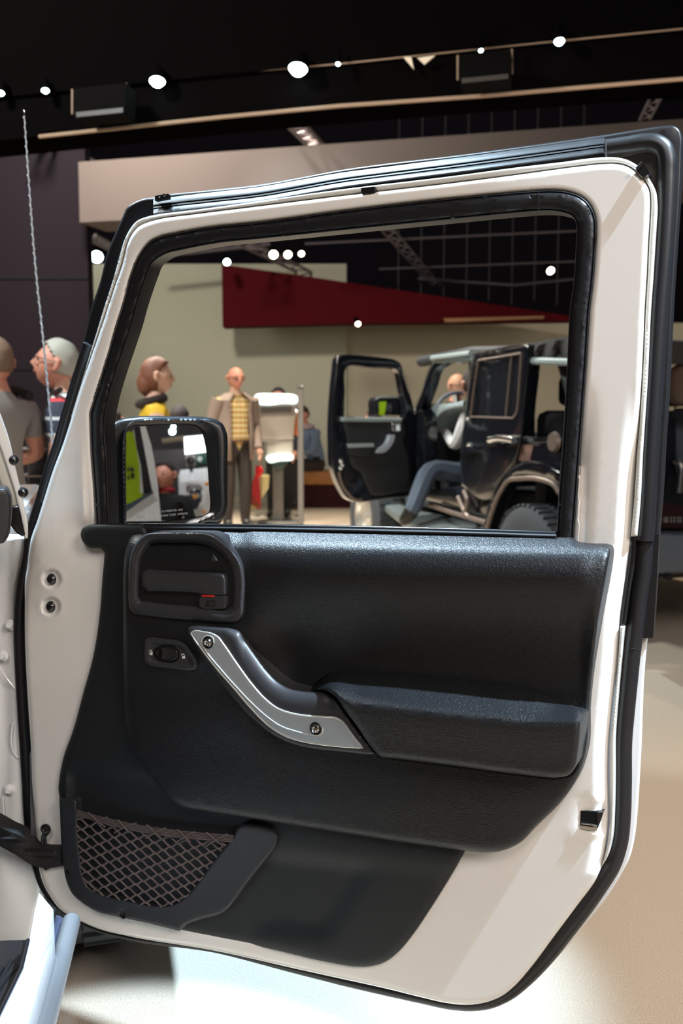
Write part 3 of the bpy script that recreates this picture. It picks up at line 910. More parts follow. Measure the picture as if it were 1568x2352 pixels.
# grab handle
g3 = lambda pts: Z(400, 1400, 3.136, pts)
ha = hp(600, 1640)
GRIP = g3([(94, 150), (108, 124), (140, 117), (300, 127), (430, 137), (475, 150), (515, 200), (600, 320), (680, 430), (760, 512), (830, 553), (920, 574), (1000, 583), (1090, 591), (1135, 615), (1170, 668, 1), (1320, 880, 1), (1452, 1042, 1), (1400, 1044), (1200, 1024), (1000, 1002), (850, 967), (720, 907), (600, 817), (480, 702), (360, 557), (240, 392), (120, 202), (96, 170)])
METAL = g3([(122, 168), (145, 155), (210, 162), (265, 172), (310, 195), (350, 245), (450, 390), (560, 540), (650, 640), (740, 710), (850, 748), (960, 765), (1080, 772), (1165, 780), (1205, 802), (1290, 915), (1358, 996, 1), (1250, 990), (1080, 974), (930, 950), (800, 910), (690, 845), (560, 720), (440, 580), (300, 420), (200, 290), (135, 195)])
mid = spline(g3([(180, 175), (300, 260), (450, 480), (620, 690), (800, 800), (1000, 850), (1250, 900)]), 8, False)


gtop = spline(g3([(110, 118), (300, 127), (430, 137), (475, 150), (515, 200), (600, 320), (680, 430), (760, 512), (830, 553), (920, 574), (1000, 583), (1090, 591), (1135, 615)]), 8, False)


def h_grip(x, y, d):
    P = np.stack([np.atleast_1d(x), np.atleast_1d(y)], 1)
    dt = np.full(len(P), 1e9)
    for i in range(len(gtop) - 1):
        a = gtop[i]; ab = gtop[i + 1] - a
        t = np.clip(((P - a) @ ab) / (ab @ ab), 0, 1)
        dt = np.minimum(dt, np.hypot(*(P - (a + t[:, None] * ab)).T))
    wdt = np.interp(x, [430, 520, 560, 780], [10, 14, 44, 40])
    t = np.clip(1 - dt / wdt, 0, 1)
    return ha + 0.0345 - 0.024 * (wdt / 44) * (1 - np.sqrt(np.clip(1 - t * t, 0, 1)))


grab = relief('grab_handle', GRIP, DP, h_grip, 0.012, M_plastic, car, step=5, rnd=(5, 0.005))
ins_ = relief('metal_insert', METAL, DP, ha + 0.036, ha + 0.015, M_alu, grab, step=9, rnd=(2.5, 0.002))
# raised bead on the insert
bead = spline(g3([(285, 240), (280, 205), (245, 188), (205, 205), (196, 240), (222, 290), (330, 425), (450, 560), (560, 675), (660, 765), (760, 835), (880, 878), (1000, 905), (1040, 905), (1065, 885), (1068, 850)]), 7, False)
tube('raised_bead', DP.P(bead[:, 0], bead[:, 1], ha + 0.0362), 0.0011, M_aluedge, ins_, n=8)
rim_ = spline(METAL, 5)
tube('polished_edge', DP.P(rim_[:, 0], rim_[:, 1], ha + 0.0353), 0.0014, M_aluedge, ins_, closed=True, n=8)
for cx, cy in ((243, 238), (1018, 857)):
    px, py = g3([(cx, cy)])[0]
    s = lathe('torx_screw', [(0.0, 0.0005), (0.0022, 0.0005), (0.0030, 0.0030), (0.0042, 0.0042), (0.0062, 0.0036), (0.0078, 0.001), (0.0080, -0.001)], DP.P(px, py, ha + 0.0363), DP.n, M_steel, grab, n=24)
    lathe('screw_well', [(0.0100, 0.0), (0.0096, 0.0012), (0.0084, 0.0008), (0.0082, 0.0)], DP.P(px, py, ha + 0.0363), DP.n, M_smooth, grab, n=28)

# armrest
a4 = lambda pts: Z(680, 1500, 2.178, pts)
ARM = a4([(62, 186), (95, 160), (130, 125), (165, 104), (215, 95), (300, 95), (500, 108), (800, 138), (1050, 172), (1200, 206), (1290, 243), (1340, 258), (1390, 263), (1416, 285), (1422, 320), (1410, 500), (1396, 570), (1362, 610), (1310, 622), (1100, 605), (800, 565), (500, 528), (418, 517), (385, 485), (300, 360), (240, 280), (190, 212), (140, 186)])
crx = np.array([p[0] for p in a4([(60, 0), (190, 0), (300, 0), (600, 0), (900, 0), (1200, 0), (1430, 0)])])
cry = np.array([p[1] for p in a4([(0, 205), (0, 215), (0, 250), (0, 285), (0, 318), (0, 345), (0, 345)])])
top_x = np.array([p[0] for p in a4([(62, 0), (165, 0), (215, 0), (500, 0), (800, 0), (1050, 0), (1200, 0), (1290, 0), (1430, 0)])])
top_y = np.array([p[1] for p in a4([(0, 186), (0, 104), (0, 95), (0, 108), (0, 138), (0, 172), (0, 206), (0, 243), (0, 262)])])


def h_arm(x, y, d):
    yc = np.interp(x, crx, cry); ytp = np.interp(x, top_x, top_y)
    v = (y - ytp) / np.maximum(yc - ytp, 6)
    top = np.clip(v, 0, 1)
    soft = np.where(v < 1.25, np.sin(np.clip(v / 1.25, 0, 1) * np.pi / 2), 1.0)
    hh = 0.028 + 0.058 * (0.55 * top + 0.45 * soft)
    hh = hh - 0.012 * ss(0, 1, (y - yc) / 120.0) * 0.6
    return hh


relief('armrest', ARM, DP, h_arm, 0.02, M_leather, car, step=8, rnd=(13, 0.014))
relief('armrest_seam', Z(680, 1500, 2.178, [(405, 516, 1), (500, 528), (800, 565), (1100, 605), (1310, 623), (1365, 612), (1398, 575), (1412, 500, 1), (1420, 505, 1), (1405, 585), (1370, 620), (1312, 632), (1100, 614), (800, 574), (500, 537), (398, 522, 1)]), DP, 0.036, 0.02, M_dark, car, seg=3)

# pocket frame and net
p5 = lambda pts: Z(100, 1800, 2.703, pts)
OPEN = p5([(208, 192, 1), (214, 300), (228, 450), (245, 570), (280, 640), (370, 690), (520, 725), (700, 757), (800, 750), (870, 710), (960, 610), (1060, 470), (1140, 370), (1176, 345, 1), (1000, 334), (800, 312), (600, 284), (400, 240)])
FRM = p5([(97, 90, 1), (150, 93), (192, 98), (205, 110), (208, 135), (209, 162, 1)]) + p5([(214, 300), (228, 450), (245, 570), (280, 640), (370, 690), (520, 725), (700, 757), (800, 750), (870, 710), (960, 610), (1060, 470), (1140, 370), (1182, 312)]) + \
    p5([(1205, 272), (1230, 260), (1290, 262), (1380, 280), (1430, 303), (1452, 335), (1445, 380), (1300, 570), (1150, 770), (1115, 800), (1080, 815), (950, 850), (880, 880), (845, 915, 1)]) + \
    [(319, 2116), (271, 2106), (223, 2094), (191, 2075), (166, 2053), (152, 2023), (146, 1991), (142, 1959), (138, 1880)]


def h_frm(x, y, d):
    return 0.022 + 0.004 * ss(480, 560, x) - 0.004 * gs(x, y, 158, 2003, 9, 9) - 0.004 * gs(x, y, 283, 2102, 9, 9)


pk = relief('pocket_frame', FRM, DP, h_frm, 0.003, mat('moulded_charcoal_plastic', (0.021, 0.022, 0.026), 0.5, bump=(700, 0.3, 0.0005)), car, step=10, rnd=(7, 0.006), seg=5)
for cx, cy in ((157, 2006), (283, 2101)):
    w = lathe('screw_hole', [(0.0078, 0.0), (0.0072, 0.0016), (0.0052, 0.0012), (0.0048, 0.0)], DP.P(cx, cy, 0.019), DP.n, M_smooth, pk, n=20)
    lathe('screw_head', [(0.0, 0.0015), (0.002, 0.0015), (0.0036, 0.0)], DP.P(cx, cy, 0.0188), DP.n, M_dark, pk, n=12)
xb = np.arange(176, 538, 6.0)
bt = np.interp(xb, [177, 207, 248, 322, 396, 470, 538], [1859, 1869.5, 1879, 1895, 1905.5, 1913, 1917.6])
bb = np.interp(xb, [177, 211, 248, 322, 396, 470, 530, 538], [1875, 1884, 1896, 1912, 1923, 1930, 1935, 1934])
rows_ = [(0, 0.018), (0.01, 0.0245)]
for i in range(5):
    rows_ += [(0.03 + i * .19, 0.0245), (0.06 + i * .19, 0.0258), (0.15 + i * .19, 0.0258), (0.18 + i * .19, 0.0245)]
rows_ += [(1.0, 0.0245), (1.0, 0.018)]
net = ribbon('net_band', np.stack([xb, bt], 1), np.stack([xb, bb], 1), rows_, DP, M_net, car)
op = spline(OPEN, 6)
# two families of slack strands
strands = []


def clip_run(P):
    ok = inside(P, op) | (dist_to(P, op) < 3)
    runs = []; cur = []
    for p, k in zip(P, ok):
        if k:
            cur.append(p)
        elif cur:
            if len(cur) > 4: runs.append(np.array(cur))
            cur = []
    if len(cur) > 4: runs.append(np.array(cur))
    return runs


BM = bmesh.new()
netV = []; netF = []


def add_strand(P, ph):
    n = 5
    d = 0.020 + 0.0012 * np.sin(ph)
    V3 = DP.P(P[:, 0], P[:, 1], d)
    m = len(V3)
    base = len(netV)
    for i in range(m):
        t = V3[min(i + 1, m - 1)] - V3[max(i - 1, 0)]
        t /= np.linalg.norm(t)
        u = np.cross(t, DP.n); u /= np.linalg.norm(u)
        for k in range(n):
            a = 2 * math.pi * k / n
            netV.append(V3[i] + 0.00150 * (1.2 * math.cos(a) * u + math.sin(a) * DP.n))
    for i in range(m - 1):
        for k in range(n):
            k2 = (k + 1) % n
            netF.append((base + i * n + k, base + i * n + k2, base + (i + 1) * n + k2, base + (i + 1) * n + k))


# lattice: cell 38 x 23, rows drop to the right
ex_, ey_ = np.array([37.5, 9.5]), np.array([1.5, 12.2])
org = np.array([180.0, 1850.0])
for j in range(-34, 44):
    for sgn in (1, -1):
        s = np.arange(-14, 24, 0.083)
        # zig: alternate steep and shallow so strands kiss their neighbour
        zig = s * 0.5 + 0.5 * (np.abs((s % 2) - 1))
        tri_ = 2 * np.abs((s / 2) % 1 - .5)          # 0..1 triangle, period 2
        sm = 0.5 - 0.5 * np.cos(np.pi * tri_)
        off = (sm - .5) * (0.92)
        b = j + sgn * off if sgn == 1 else j + 1 - (sm - .5) * 0.92 - 0.0
        a_ = s * 0.5
        if sgn == -1:
            continue
        P = org + a_[:, None] * ex_ * 1.0 + (b + (0.0))[:, None] * ey_
        P2 = P + 0
        # neighbouring rows are mirror images of each other
        if j % 2:
            b2 = j - off
            P2 = org + a_[:, None] * ex_ + b2[:, None] * ey_
        for r in clip_run(P2):
            add_strand(r, np.arange(len(r)) * .26)
netm = mesh_obj('storage_net', netV, netF, M_net, car)
netm['kind'] = 'stuff'
# lashings over the band
for i, (a, b_) in enumerate([((275, 180), (335, 235)), ((395, 208), (335, 235)), ((460, 225), (500, 270)), ((575, 245), (500, 270)), ((640, 255), (690, 305)), ((760, 275), (690, 305)), ((830, 285), (875, 330)), ((940, 298), (875, 330)), ((1010, 302), (1068, 352)), ((1140, 312), (1068, 352))]):
    pts = spline(p5([a, ((a[0] + b_[0]) / 2, (a[1] + b_[1]) / 2 - 4), b_, (b_[0] + (b_[0] - a[0]) * .8, b_[1] + 34)]), 4, False)
    tube('lashing', DP.P(pts[:, 0], pts[:, 1], 0.027), 0.0013, M_net, net, n=6)

# latch opening
lt = relief('latch_pocket', [(1333, 1863, 1), (1384, 1866, 1), (1375, 1893, 1), (1372, 1903, 1), (1332, 1897, 1)], DP, -0.0005, -0.02, M_dark, car, smoothline=False)
tube('latch_bar', DP.P([1335, 1353, 1371], [1891, 1893, 1897], 0.001), 0.0018, M_steel, lt, n=8)
relief('latch_plate', [(1332, 1896, 1), (1372, 1901, 1), (1370, 1909, 1), (1333, 1905, 1)], DP, 0.002, -0.005, M_steel, lt, smoothline=False, rnd=(1.5, 0.001))
relief('latch_side', [(1371, 1866, 1), (1385, 1866, 1), (1376, 1894, 1), (1371, 1900, 1)], DP, 0.0005, -0.01, M_smooth, lt, smoothline=False)

# check strap
sp = spline([(-60, 1868), (-20, 1885), (10, 1902), (50, 1918), (90, 1940), (140, 1945, 1), (142, 1990, 1), (118, 1994), (80, 1990), (40, 1966), (0, 1944), (-60, 1915)], 5)
st = relief('check_strap', [tuple(p) for p in sp], DP, lambda x, y, d: 0.012 + 0.004 * np.sin(y * .35) * ss(8, 20, d) + 0.020 * ss(90, 20, x), -0.002, M_strap, car, step=7, smoothline=False, rnd=(3, 0.003))
hk = spline([(97, 1938), (98, 1922), (101, 1912), (96, 1904), (99, 1897), (107, 1896), (113, 1902), (112, 1912), (105, 1920), (104, 1938)], 5, False)
tube('strap_hook', DP.P(hk[:, 0], hk[:, 1], 0.014), 0.0030, M_smooth, st, n=8)
lathe('hook_pin', [(0, 0.008), (0.004, 0.007), (0.0055, 0.003), (0.0055, -0.01)], DP.P(104, 1905, 0.006), DP.n, M_smooth, st, n=14)
lathe('lower_pin', [(0, 0.008), (0.005, 0.006), (0.0065, 0.002), (0.0065, -0.006)], DP.P(109, 1990, 0.004), DP.n, M_smooth, st, n=14)

# ---------------------------------------------------------------- rest of the white car seen round the door
JP = Plane((0, 1.80, 0), (0.0, -1, 0))


def G(px, py, z):
    r = rays(px, py)
    return CAM + r * ((z - CAMZ) / r[2])


M_sill = mat('sill_white_paint', (0.72, 0.74, 0.76), 0.22, coat=0.7)


def h_jamb(x, y, d):
    h = 0.0 * x
    h = h + 0.010 * ss(18, 34, x + (y - 1500) * .012) * (1 - ss(1900, 1960, y))
    h = h + 0.012 * (1 - ss(1255, 1330, y + x * .6))
    h = h - 0.010 * gs(x, y, 5, 1600, 22, 110) - 0.006 * gs(x, y, 40, 1700, 18, 60)
    h = h + 0.010 * ss(1960, 1985, y)
    return h


relief('hinge_pillar', [(-130, 1228, 1), (20, 1236), (58, 1236), (66, 1262), (50, 1340), (44, 1450), (50, 1600), (66, 1850), (78, 1975), (92, 2040), (80, 2095), (68, 2160, 1), (-130, 2180, 1)], JP, h_jamb, -0.05, M_whiteb, car, step=11, rnd=(7, 0.006))
for bx, by, r in ((24, 1435, 12), (7, 1506, 12), (22, 1813, 14)):
    b = lathe('hinge_bolt', [(0.0, 0.010), (0.005, 0.010), (0.0062, 0.008), (0.0066, 0.003), (0.0105, 0.002), (0.0108, 0.0)], JP.P(bx, by, 0.010), JP.n, M_whiteb, car, n=18)
for pts in ([(-5, 1525), (14, 1556), (40, 1588)], [(30, 1660), (26, 1690), (32, 1730), (42, 1742)], [(6, 1830), (8, 1860), (14, 1900)]):
    pts = spline(pts, 5, False)
    tube('pressed_bead', JP.P(pts[:, 0], pts[:, 1], 0.010), 0.0016, M_whiteb, car, n=8)

W2 = Plane((0, 1.86, 0), (0.35, -1, 0))
relief('windshield_frame', [(-40, 830, 1), (0, 948), (10, 975), (22, 1012), (36, 1075), (52, 1145), (64, 1205), (64, 1236, 1), (56, 1238, 1), (46, 1185), (34, 1130), (20, 1085), (0, 1025), (-40, 930, 1)], W2, 0.012, -0.02, M_whiteb, car, rnd=(5, 0.005))
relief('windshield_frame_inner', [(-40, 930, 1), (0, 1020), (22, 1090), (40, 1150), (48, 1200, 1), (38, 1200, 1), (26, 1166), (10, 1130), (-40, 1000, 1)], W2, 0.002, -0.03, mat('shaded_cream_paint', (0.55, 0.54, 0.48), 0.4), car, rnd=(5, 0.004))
for bx, by in ((32, 1057), (53, 1131)):
    lathe('frame_bolt', [(0, 0.010), (0.006, 0.008), (0.009, 0.002), (0.009, -0.005)], W2.P(bx, by, 0.010), (0.6, -0.8, 0), M_smooth, car, n=16)
dm = relief('dash_grab_end', [(-70, 1108), (0, 1120), (16, 1123), (25, 1138), (28, 1165), (26, 1200), (18, 1235), (8, 1247), (-10, 1249), (-70, 1250)], W2, 0.10, 0.02, M_plastic, car, rnd=(9, 0.012), step=9)
relief('grab_bracket', [(27, 1164, 1), (43, 1162, 1), (46, 1172), (58, 1228, 1), (52, 1233, 1), (36, 1222), (24, 1206, 1)], W2, 0.035, 0.0, M_smooth, car, rnd=(4, 0.003), step=None)

slab('sill', [G(*p, 0.50) for p in [(89, 2044), (124, 2086), (118, 2109), (105, 2151), (83, 2224), (60, 2297), (41, 2352), (22, 2420), (-52, 2420), (-14, 2352), (0, 2322), (48, 2224), (65, 2157), (77, 2093)]], 0.09, M_sill, car, bevel=0.005)
sl = np.array([G(*p, 0.503) for p in [(64, 2160), (48, 2226), (24, 2275), (0, 2324), (-30, 2385)]])
tube('sill_gasket', sl, 0.0035, M_smooth, car, n=8)
mt = slab('floor_mat', [G(*p, 0.47) for p in [(-110, 2172), (0, 2158), (62, 2156), (46, 2226), (-2, 2324), (-50, 2420), (-110, 2500)]], 0.03, M_rubber, car, bevel=0.004)
for i in range(7):
    x0 = -100 + i * 22
    a = G(x0, 2420 - i * 34, 0.4715); b = G(x0 + 60, 2250 - i * 14, 0.4715)
    tube('mat_rib', [a, b], 0.004, M_rubber, mt, n=6)
slab('rocker_rail', [G(*p, 0.40) for p in [(127, 2088), (166, 2114), (150, 2173), (132, 2243), (107, 2342), (84, 2430), (14, 2430), (41, 2352), (62, 2297), (84, 2226), (106, 2151), (119, 2109)]], 0.07, mat('satin_silver_rail', (0.07, 0.075, 0.12), 0.35, metal=0.5), car, bevel=0.012)
rr = np.array([G(*p, 0.405) for p in [(164, 2116), (149, 2175), (131, 2245), (106, 2342), (82, 2430)]])
tube('rail_tube', rr, 0.016, mat('bright_silver_rail', (0.20, 0.20, 0.21), 0.35, metal=0.5), car, n=12)
rr = np.array([G(*p, 0.41) for p in [(125, 2089), (118, 2111), (105, 2153), (83, 2226), (61, 2299), (41, 2354)]])
tube('rail_gap', rr, 0.004, M_dark, car, n=6)

# hood, wing and front wheel ahead of the door
hx = lambda Y: -0.66 - 0.28 * (Y - 1.90)
slab('bonnet', [(hx(1.9), 1.9, 1.09), (hx(3.2), 3.2, 1.06), (-2.3, 3.1, 1.06), (-2.3, 1.9, 1.09)], 0.10, M_whiteb, car, bevel=0.02)
slab('wing_panel', [(hx(1.9) + .0, 1.90, 1.0), (hx(3.2) + .0, 3.2, 0.98), (hx(3.2) + .0, 3.2, 0.78), (hx(1.9) + .0, 1.90, 0.56)], 0.03, M_whiteb, car, direction=(-1, -0.28, 0), bevel=0.006)
wc = np.array([-0.73, 2.27, 0.40]); wn = np.array([0.96, 0.27, 0]); wn /= np.linalg.norm(wn)
wt = np.array([-0.27, 0.96, 0]); wt /= np.linalg.norm(wt)
fl = []
for a in np.linspace(math.radians(8), math.radians(172), 16):
    fl.append(wc + wt * math.cos(a) * 0.50 + np.array([0, 0, 1]) * math.sin(a) * 0.47)
FV = []; FF = []
for i, p in enumerate(fl):
    rd = (p - wc) / np.linalg.norm(p - wc)
    for k, (o_, u_) in enumerate(((-0.02, 0.0), (0.20, 0.0), (0.22, 0.02), (0.20, 0.05), (-0.02, 0.06))):
        FV.append(p + wn * o_ + rd * u_)
for i in range(len(fl) - 1):
    for k in range(5):
        FF.append((i * 5 + k, i * 5 + (k + 1) % 5, (i + 1) * 5 + (k + 1) % 5, (i + 1) * 5 + k))
mesh_obj('wheel_flare', FV, FF, M_plastic, car)


def make_wheel(c, axis, R, wid, parent, dish=0.6, spokes=5, nobs=36):
    """axis points to the outer face"""
    axis = np.array(axis, float); axis /= np.linalg.norm(axis)
    rim = R * 0.54
    ty = lathe('tyre', [(rim, -wid / 2), (R * .86, -wid / 2), (R * .97, -wid * .42), (R, -wid * .30), (R, wid * .30), (R * .97, wid * .42), (R * .86, wid / 2), (R * .7, wid * .52), (rim, wid * .46), (rim, -wid / 2)], c, axis, M_tire, parent, n=48)
    u = np.cross(axis, [0, 0, 1]); u /= np.linalg.norm(u); w = np.cross(axis, u)
    V = []; Fc = []
    for i in range(nobs):
        for s in (-1, 1):
            a0 = 2 * math.pi * (i + (0.25 if s > 0 else 0)) / nobs; a1 = a0 + 2 * math.pi * 0.55 / nobs
            b = len(V)
            for (rr_, zz) in ((R * .995, s * wid * .06), (R * .995, s * wid * .44), (R * 1.022, s * wid * .42), (R * 1.022, s * wid * .08)):
                for a in (a0, a1):
                    V.append(np.array(c) + axis * zz + rr_ * (math.cos(a) * u + math.sin(a) * w))
            for k in range(4):
                k2 = (k + 1) % 4
                Fc.append((b + 2 * k, b + 2 * k + 1, b + 2 * k2 + 1, b + 2 * k2))
            Fc.append((b, b + 2, b + 4, b + 6)); Fc.append((b + 1, b + 3, b + 5, b + 7))
    tr = mesh_obj('tread_blocks', V, Fc, M_tire, ty, smooth=False)
    rm = lathe('rim', [(rim, wid * .30), (rim * 1.03, wid * .48), (rim * .97, wid * .47), (rim * .90, wid * .25), (rim * .88, -wid * .2), (rim, -wid * .3)], c, axis, M_rim, parent, n=40)
    lathe('hub', [(0, wid * .36), (rim * .16, wid * .36), (rim * .24, wid * .30), (rim * .26, wid * .10)], c, axis, M_rim, rm, n=20)
    for i in range(spokes):
        a = 2 * math.pi * i / spokes + .3
        dv = math.cos(a) * u + math.sin(a) * w; tv = -math.sin(a) * u + math.cos(a) * w
        P = []
        for (rr_, ww, zz) in ((rim * .18, rim * .13, wid * .30), (rim * .55, rim * .12, wid * .28), (rim * .95, rim * .19, wid * .36)):
            for s in (-1, 1):
                for z2 in (0, -0.025):
                    P.append(np.array(c) + dv * rr_ + tv * ww * s + axis * (zz + z2))
        Fc = []
        for k in range(2):
            b = k * 4
            Fc += [(b, b + 2, b + 6, b + 4), (b + 1, b + 3, b + 7, b + 5), (b, b + 1, b + 5, b + 4), (b + 2, b + 3, b + 7, b + 6)]
        Fc += [(0, 1, 3, 2), (8, 9, 11, 10)]
        mesh_obj('spoke', P, Fc, M_rim, rm, angle=30)
    return ty


make_wheel(wc + wn * 0.05, wn, 0.40, 0.25, car)

box('underbody_light_block', (-1.25, 1.75, 0.36), (1.1, 2.4, 0.20), M_rubber, car, rot=0.27, bevel=0.02)  # unseen dark underside, added to keep bounced light off the floor shadow
box('wheel_well_light_block', (-1.05, 2.30, 0.62), (0.5, 1.0, 0.5), M_rubber, car, rot=0.27, bevel=0.02)  # dark inner well, added against bounced light as well
# whip aerial
ap = spline([(55, 258), (62, 360), (70, 470), (82, 620), (97, 760), (107, 860), (118, 975), (128, 1080), (130, 1105)], 8, False)
A3 = np.array([at(p[0], p[1], 2.25) for p in ap])
ae = tube('aerial', A3, np.linspace(0.0017, 0.0028, len(A3)), mat('pale_wire', (0.55, 0.60, 0.66), 0.4, metal=0.2), car, n=8)
HV = []
s_ = np.linspace(0, len(A3) - 1.001, 520)
for i, s in enumerate(s_):
    k = int(s); f = s - k
    p = A3[k] * (1 - f) + A3[k + 1] * f
    r = 0.0024 + 0.0010 * s / len(A3)
    a = i * 2 * math.pi / 13
    HV.append(p + np.array([math.cos(a) * r, math.sin(a) * r, 0]))
tube('aerial_winding', HV, 0.0008, mat('pale_wire', (0.5, 0.5, 0.5)), ae, n=4)
lathe('aerial_tip', [(0, 0.008), (0.003, 0.006), (0.004, 0.002), (0.003, -0.003), (0.0018, -0.008)], A3[0], (0, 0, 1), M_chrome, ae, n=12)
lathe('aerial_base', [(0.0028, 0.05), (0.010, 0.02), (0.016, 0.0), (0.016, -0.02)], A3[-1], (0, 0, 1), M_smooth, ae, n=14)

# ---------------------------------------------------------------- side mirror outside the door
mc = at(400, 1080, 1.80)
v_in = (mc - CAM) / np.linalg.norm(mc - CAM)
r_out = np.array([0.33, -0.94, 0.145]); r_out /= np.linalg.norm(r_out)
mn = r_out - v_in; mn /= np.linalg.norm(mn)
MP = Plane(mc, mn)
GL = [(291, 1225, 1), (290, 1147), (290, 1020), (292, 990), (300, 980), (335, 978), (372, 976), (437, 976), (452, 980), (462, 990), (467, 1005), (473, 1034), (477, 1080), (480, 1125), (482, 1160), (479, 1176), (469, 1183), (420, 1191), (372, 1199), (340, 1225, 1)]
RO = [(286, 1235, 1), (284, 1150), (284, 1001), (290, 981), (305, 966), (328, 961), (400, 960), (491, 963), (510, 972), (520, 992), (521, 1100), (521, 1168), (515, 1188), (503, 1197), (470, 1200), (440, 1235, 1)]
glp = spline(GL, 6)
rop = spline(RO, 6)


def h_bezm(x, y, d):
    P = np.stack([x, y], 1)
    a = dist_to(P, glp); b = dist_to(P, rop)
    t = a / np.maximum(a + b, 1e-6)
    return -0.034 * (1 - ss(0, 0.62, t)) - 0.004 * ss(0.8, 1.0, t)


mh = relief('side_mirror', [(243, 1235, 1), (242, 1130), (242, 1012), (247, 988), (258, 973), (275, 963), (310, 957), (400, 956), (470, 958), (495, 963), (512, 976), (518, 995), (519, 1168), (508, 1200), (440, 1235, 1)], MP, -0.045, -0.14, M_smooth, car, rnd=(9, 0.018), step=14)
M_mirhous = mat('mirror_shell_plastic', (0.011, 0.012, 0.014), 0.35)
mh.data.materials[0] = M_mirhous
relief('mirror_bezel', RO, MP, h_bezm, -0.06, M_mirhous, mh, holes=[GL], step=5, rnd=(4, 0.004))
relief('mirror_glass', GL, MP, -0.034, -0.040, M_mirror, mh)
gx_ = MP.P(470, 1168, -0.0335) - MP.P(340, 1180, -0.0335); gx_ /= np.linalg.norm(gx_)
gy_ = np.cross(MP.n, gx_); gy_ = gy_ if gy_[2] > 0 else -gy_
M_etch = mat('etched_grey_print', (0.32, 0.34, 0.36), 0.6)
kpx = np.linalg.norm(mc - CAM) / F
text_mesh('mirror_print', 'OBJECTS IN MIRROR ARE', MP.P(341, 1180, -0.0334), gx_, gy_, 7.0 * kpx, M_etch, mh)
text_mesh('mirror_print', 'CLOSER THAN THEY APPEAR', MP.P(339, 1190, -0.0334), gx_, gy_, 7.0 * kpx, M_etch, mh)
for (a, b) in (((313, 1176), (331, 1175)), ((331, 1175), (331, 1186)), ((331, 1187), (313, 1189)), ((313, 1188), (313, 1177)), ((318, 1192), (318, 1182)), ((322, 1192), (322, 1182)), ((326, 1191), (326, 1181))):
    tube('defrost_mark', MP.P([a[0], b[0]], [a[1], b[1]], -0.0334), 0.0005, M_etch, mh, n=4)


def R(px, py, D):
    """a point of the hall behind the photographer, met by the mirror's view at distance D"""
    p = MP.P(px, py, -0.034)
    v = p - CAM; v /= np.linalg.norm(v)
    r = v - 2 * (v @ MP.n) * MP.n
    return p + r * D


z2 = lambda pts: Z(220, 930, 4.612, pts)


def rslab(name, pts, D, m, parent=None, th=0.03, bevel=0):
    P = [R(p[0], p[1], D) for p in z2(pts)]
    n = np.cross(P[1] - P[0], P[2] - P[0]); n /= np.linalg.norm(n)
    if n @ (P[0] - mc) < 0:
        n = -n
    return slab(name, P, th, m, parent, direction=tuple(n), bevel=bevel)


# rear side of the same white car, seen in the mirror
rslab('rear_pillar_black', [(405, 240), (475, 240), (615, 925), (505, 945), (480, 640), (432, 450)], 2.05, M_smooth, car)
rslab('rear_pillar_white', [(470, 230), (525, 225), (585, 420), (620, 600), (650, 800), (700, 1300), (640, 1300), (600, 930)], 2.0, M_whiteb, car)
rslab('rear_quarter', [(300, 1150), (600, 935), (660, 935), (705, 1330), (300, 1330)], 1.98, M_whiteb, car, 0.04)
rslab('rear_belt_moulding', [(300, 1075), (600, 912), (612, 935), (300, 1135)], 1.95, mat('blue_grey_moulding', (0.05, 0.07, 0.10), 0.3), car)
rslab('rear_window_frame', [(395, 260), (425, 260), (482, 450), (508, 700), (512, 930), (470, 935), (462, 640)], 2.12, M_flange, car)

gp = thing('lime_banner', tuple(R(300, 1060, 4.6) * np.array([1, 1, 0])), 'lime green banner wall reflected at the left of the side mirror', 'banner')
rslab('banner_face', [(280, 285), (440, 285), (500, 1000), (280, 1060)], 4.6, mat('lime_green_vinyl', (0.38, 0.62, 0.0), 0.6), gp, 0.05)
M_blk = mat('black_print', (0.01, 0.015, 0.005), 0.7)
for seg_ in ([(330, 682), (352, 682)], [(362, 680), (390, 680), (392, 705)], [(392, 722), (394, 768), (372, 770)], [(358, 771), (330, 773)]):
    pp = [R(*z2([p])[0], 4.57) for p in seg_]
    tube('square_mark', pp, 0.013, M_blk, gp, n=5)
sw_ = thing('overhead_sign_board', tuple(R(430, 1060, 8.8)), 'dark grey board hung across the hall, reflected in the side mirror', 'sign board')
rslab('board', [(560, 480), (1250, 460), (1250, 700), (760, 725), (560, 740)], 8.8, mat('dark_grey_board', (0.10, 0.09, 0.095), 0.8), sw_, 0.1)
rslab('no_entry_panel', [(950, 535), (1052, 530), (1056, 650), (955, 656)], 8.65, mat('grey_sign_face', (0.42, 0.36, 0.37), 0.7), sw_, 0.03)
rc = [R(*z2([(1003 + 34 * math.cos(a), 593 + 38 * math.sin(a))])[0], 8.6) for a in np.linspace(0, 2 * math.pi, 20)[:-1]]
tube('ring_mark', rc, 0.012, M_blk, sw_, closed=True, n=5)
tube('slash_mark', [R(*z2([(980, 565)])[0], 8.6), R(*z2([(1027, 620)])[0], 8.6)], 0.012, M_blk, sw_, n=5)
tube('figure_mark', [R(*z2([p])[0], 8.6) for p in ((1000, 572), (996, 590), (1008, 612))], 0.016, M_blk, sw_, n=5)
rslab('exit_panel', [(1056, 530), (1166, 524), (1172, 622), (1060, 645)], 8.65, mat('dark_green_sign', (0.01, 0.10, 0.06), 0.6), sw_, 0.03)
for pl in ([(1105, 548), (1095, 575), (1112, 602)], [(1095, 575), (1080, 590)], [(1098, 560), (1125, 572)], [(1078, 552), (1082, 556)]):
    tube('running_figure', [R(*z2([p])[0], 8.6) for p in pl], 0.014, M_print, sw_, n=5)
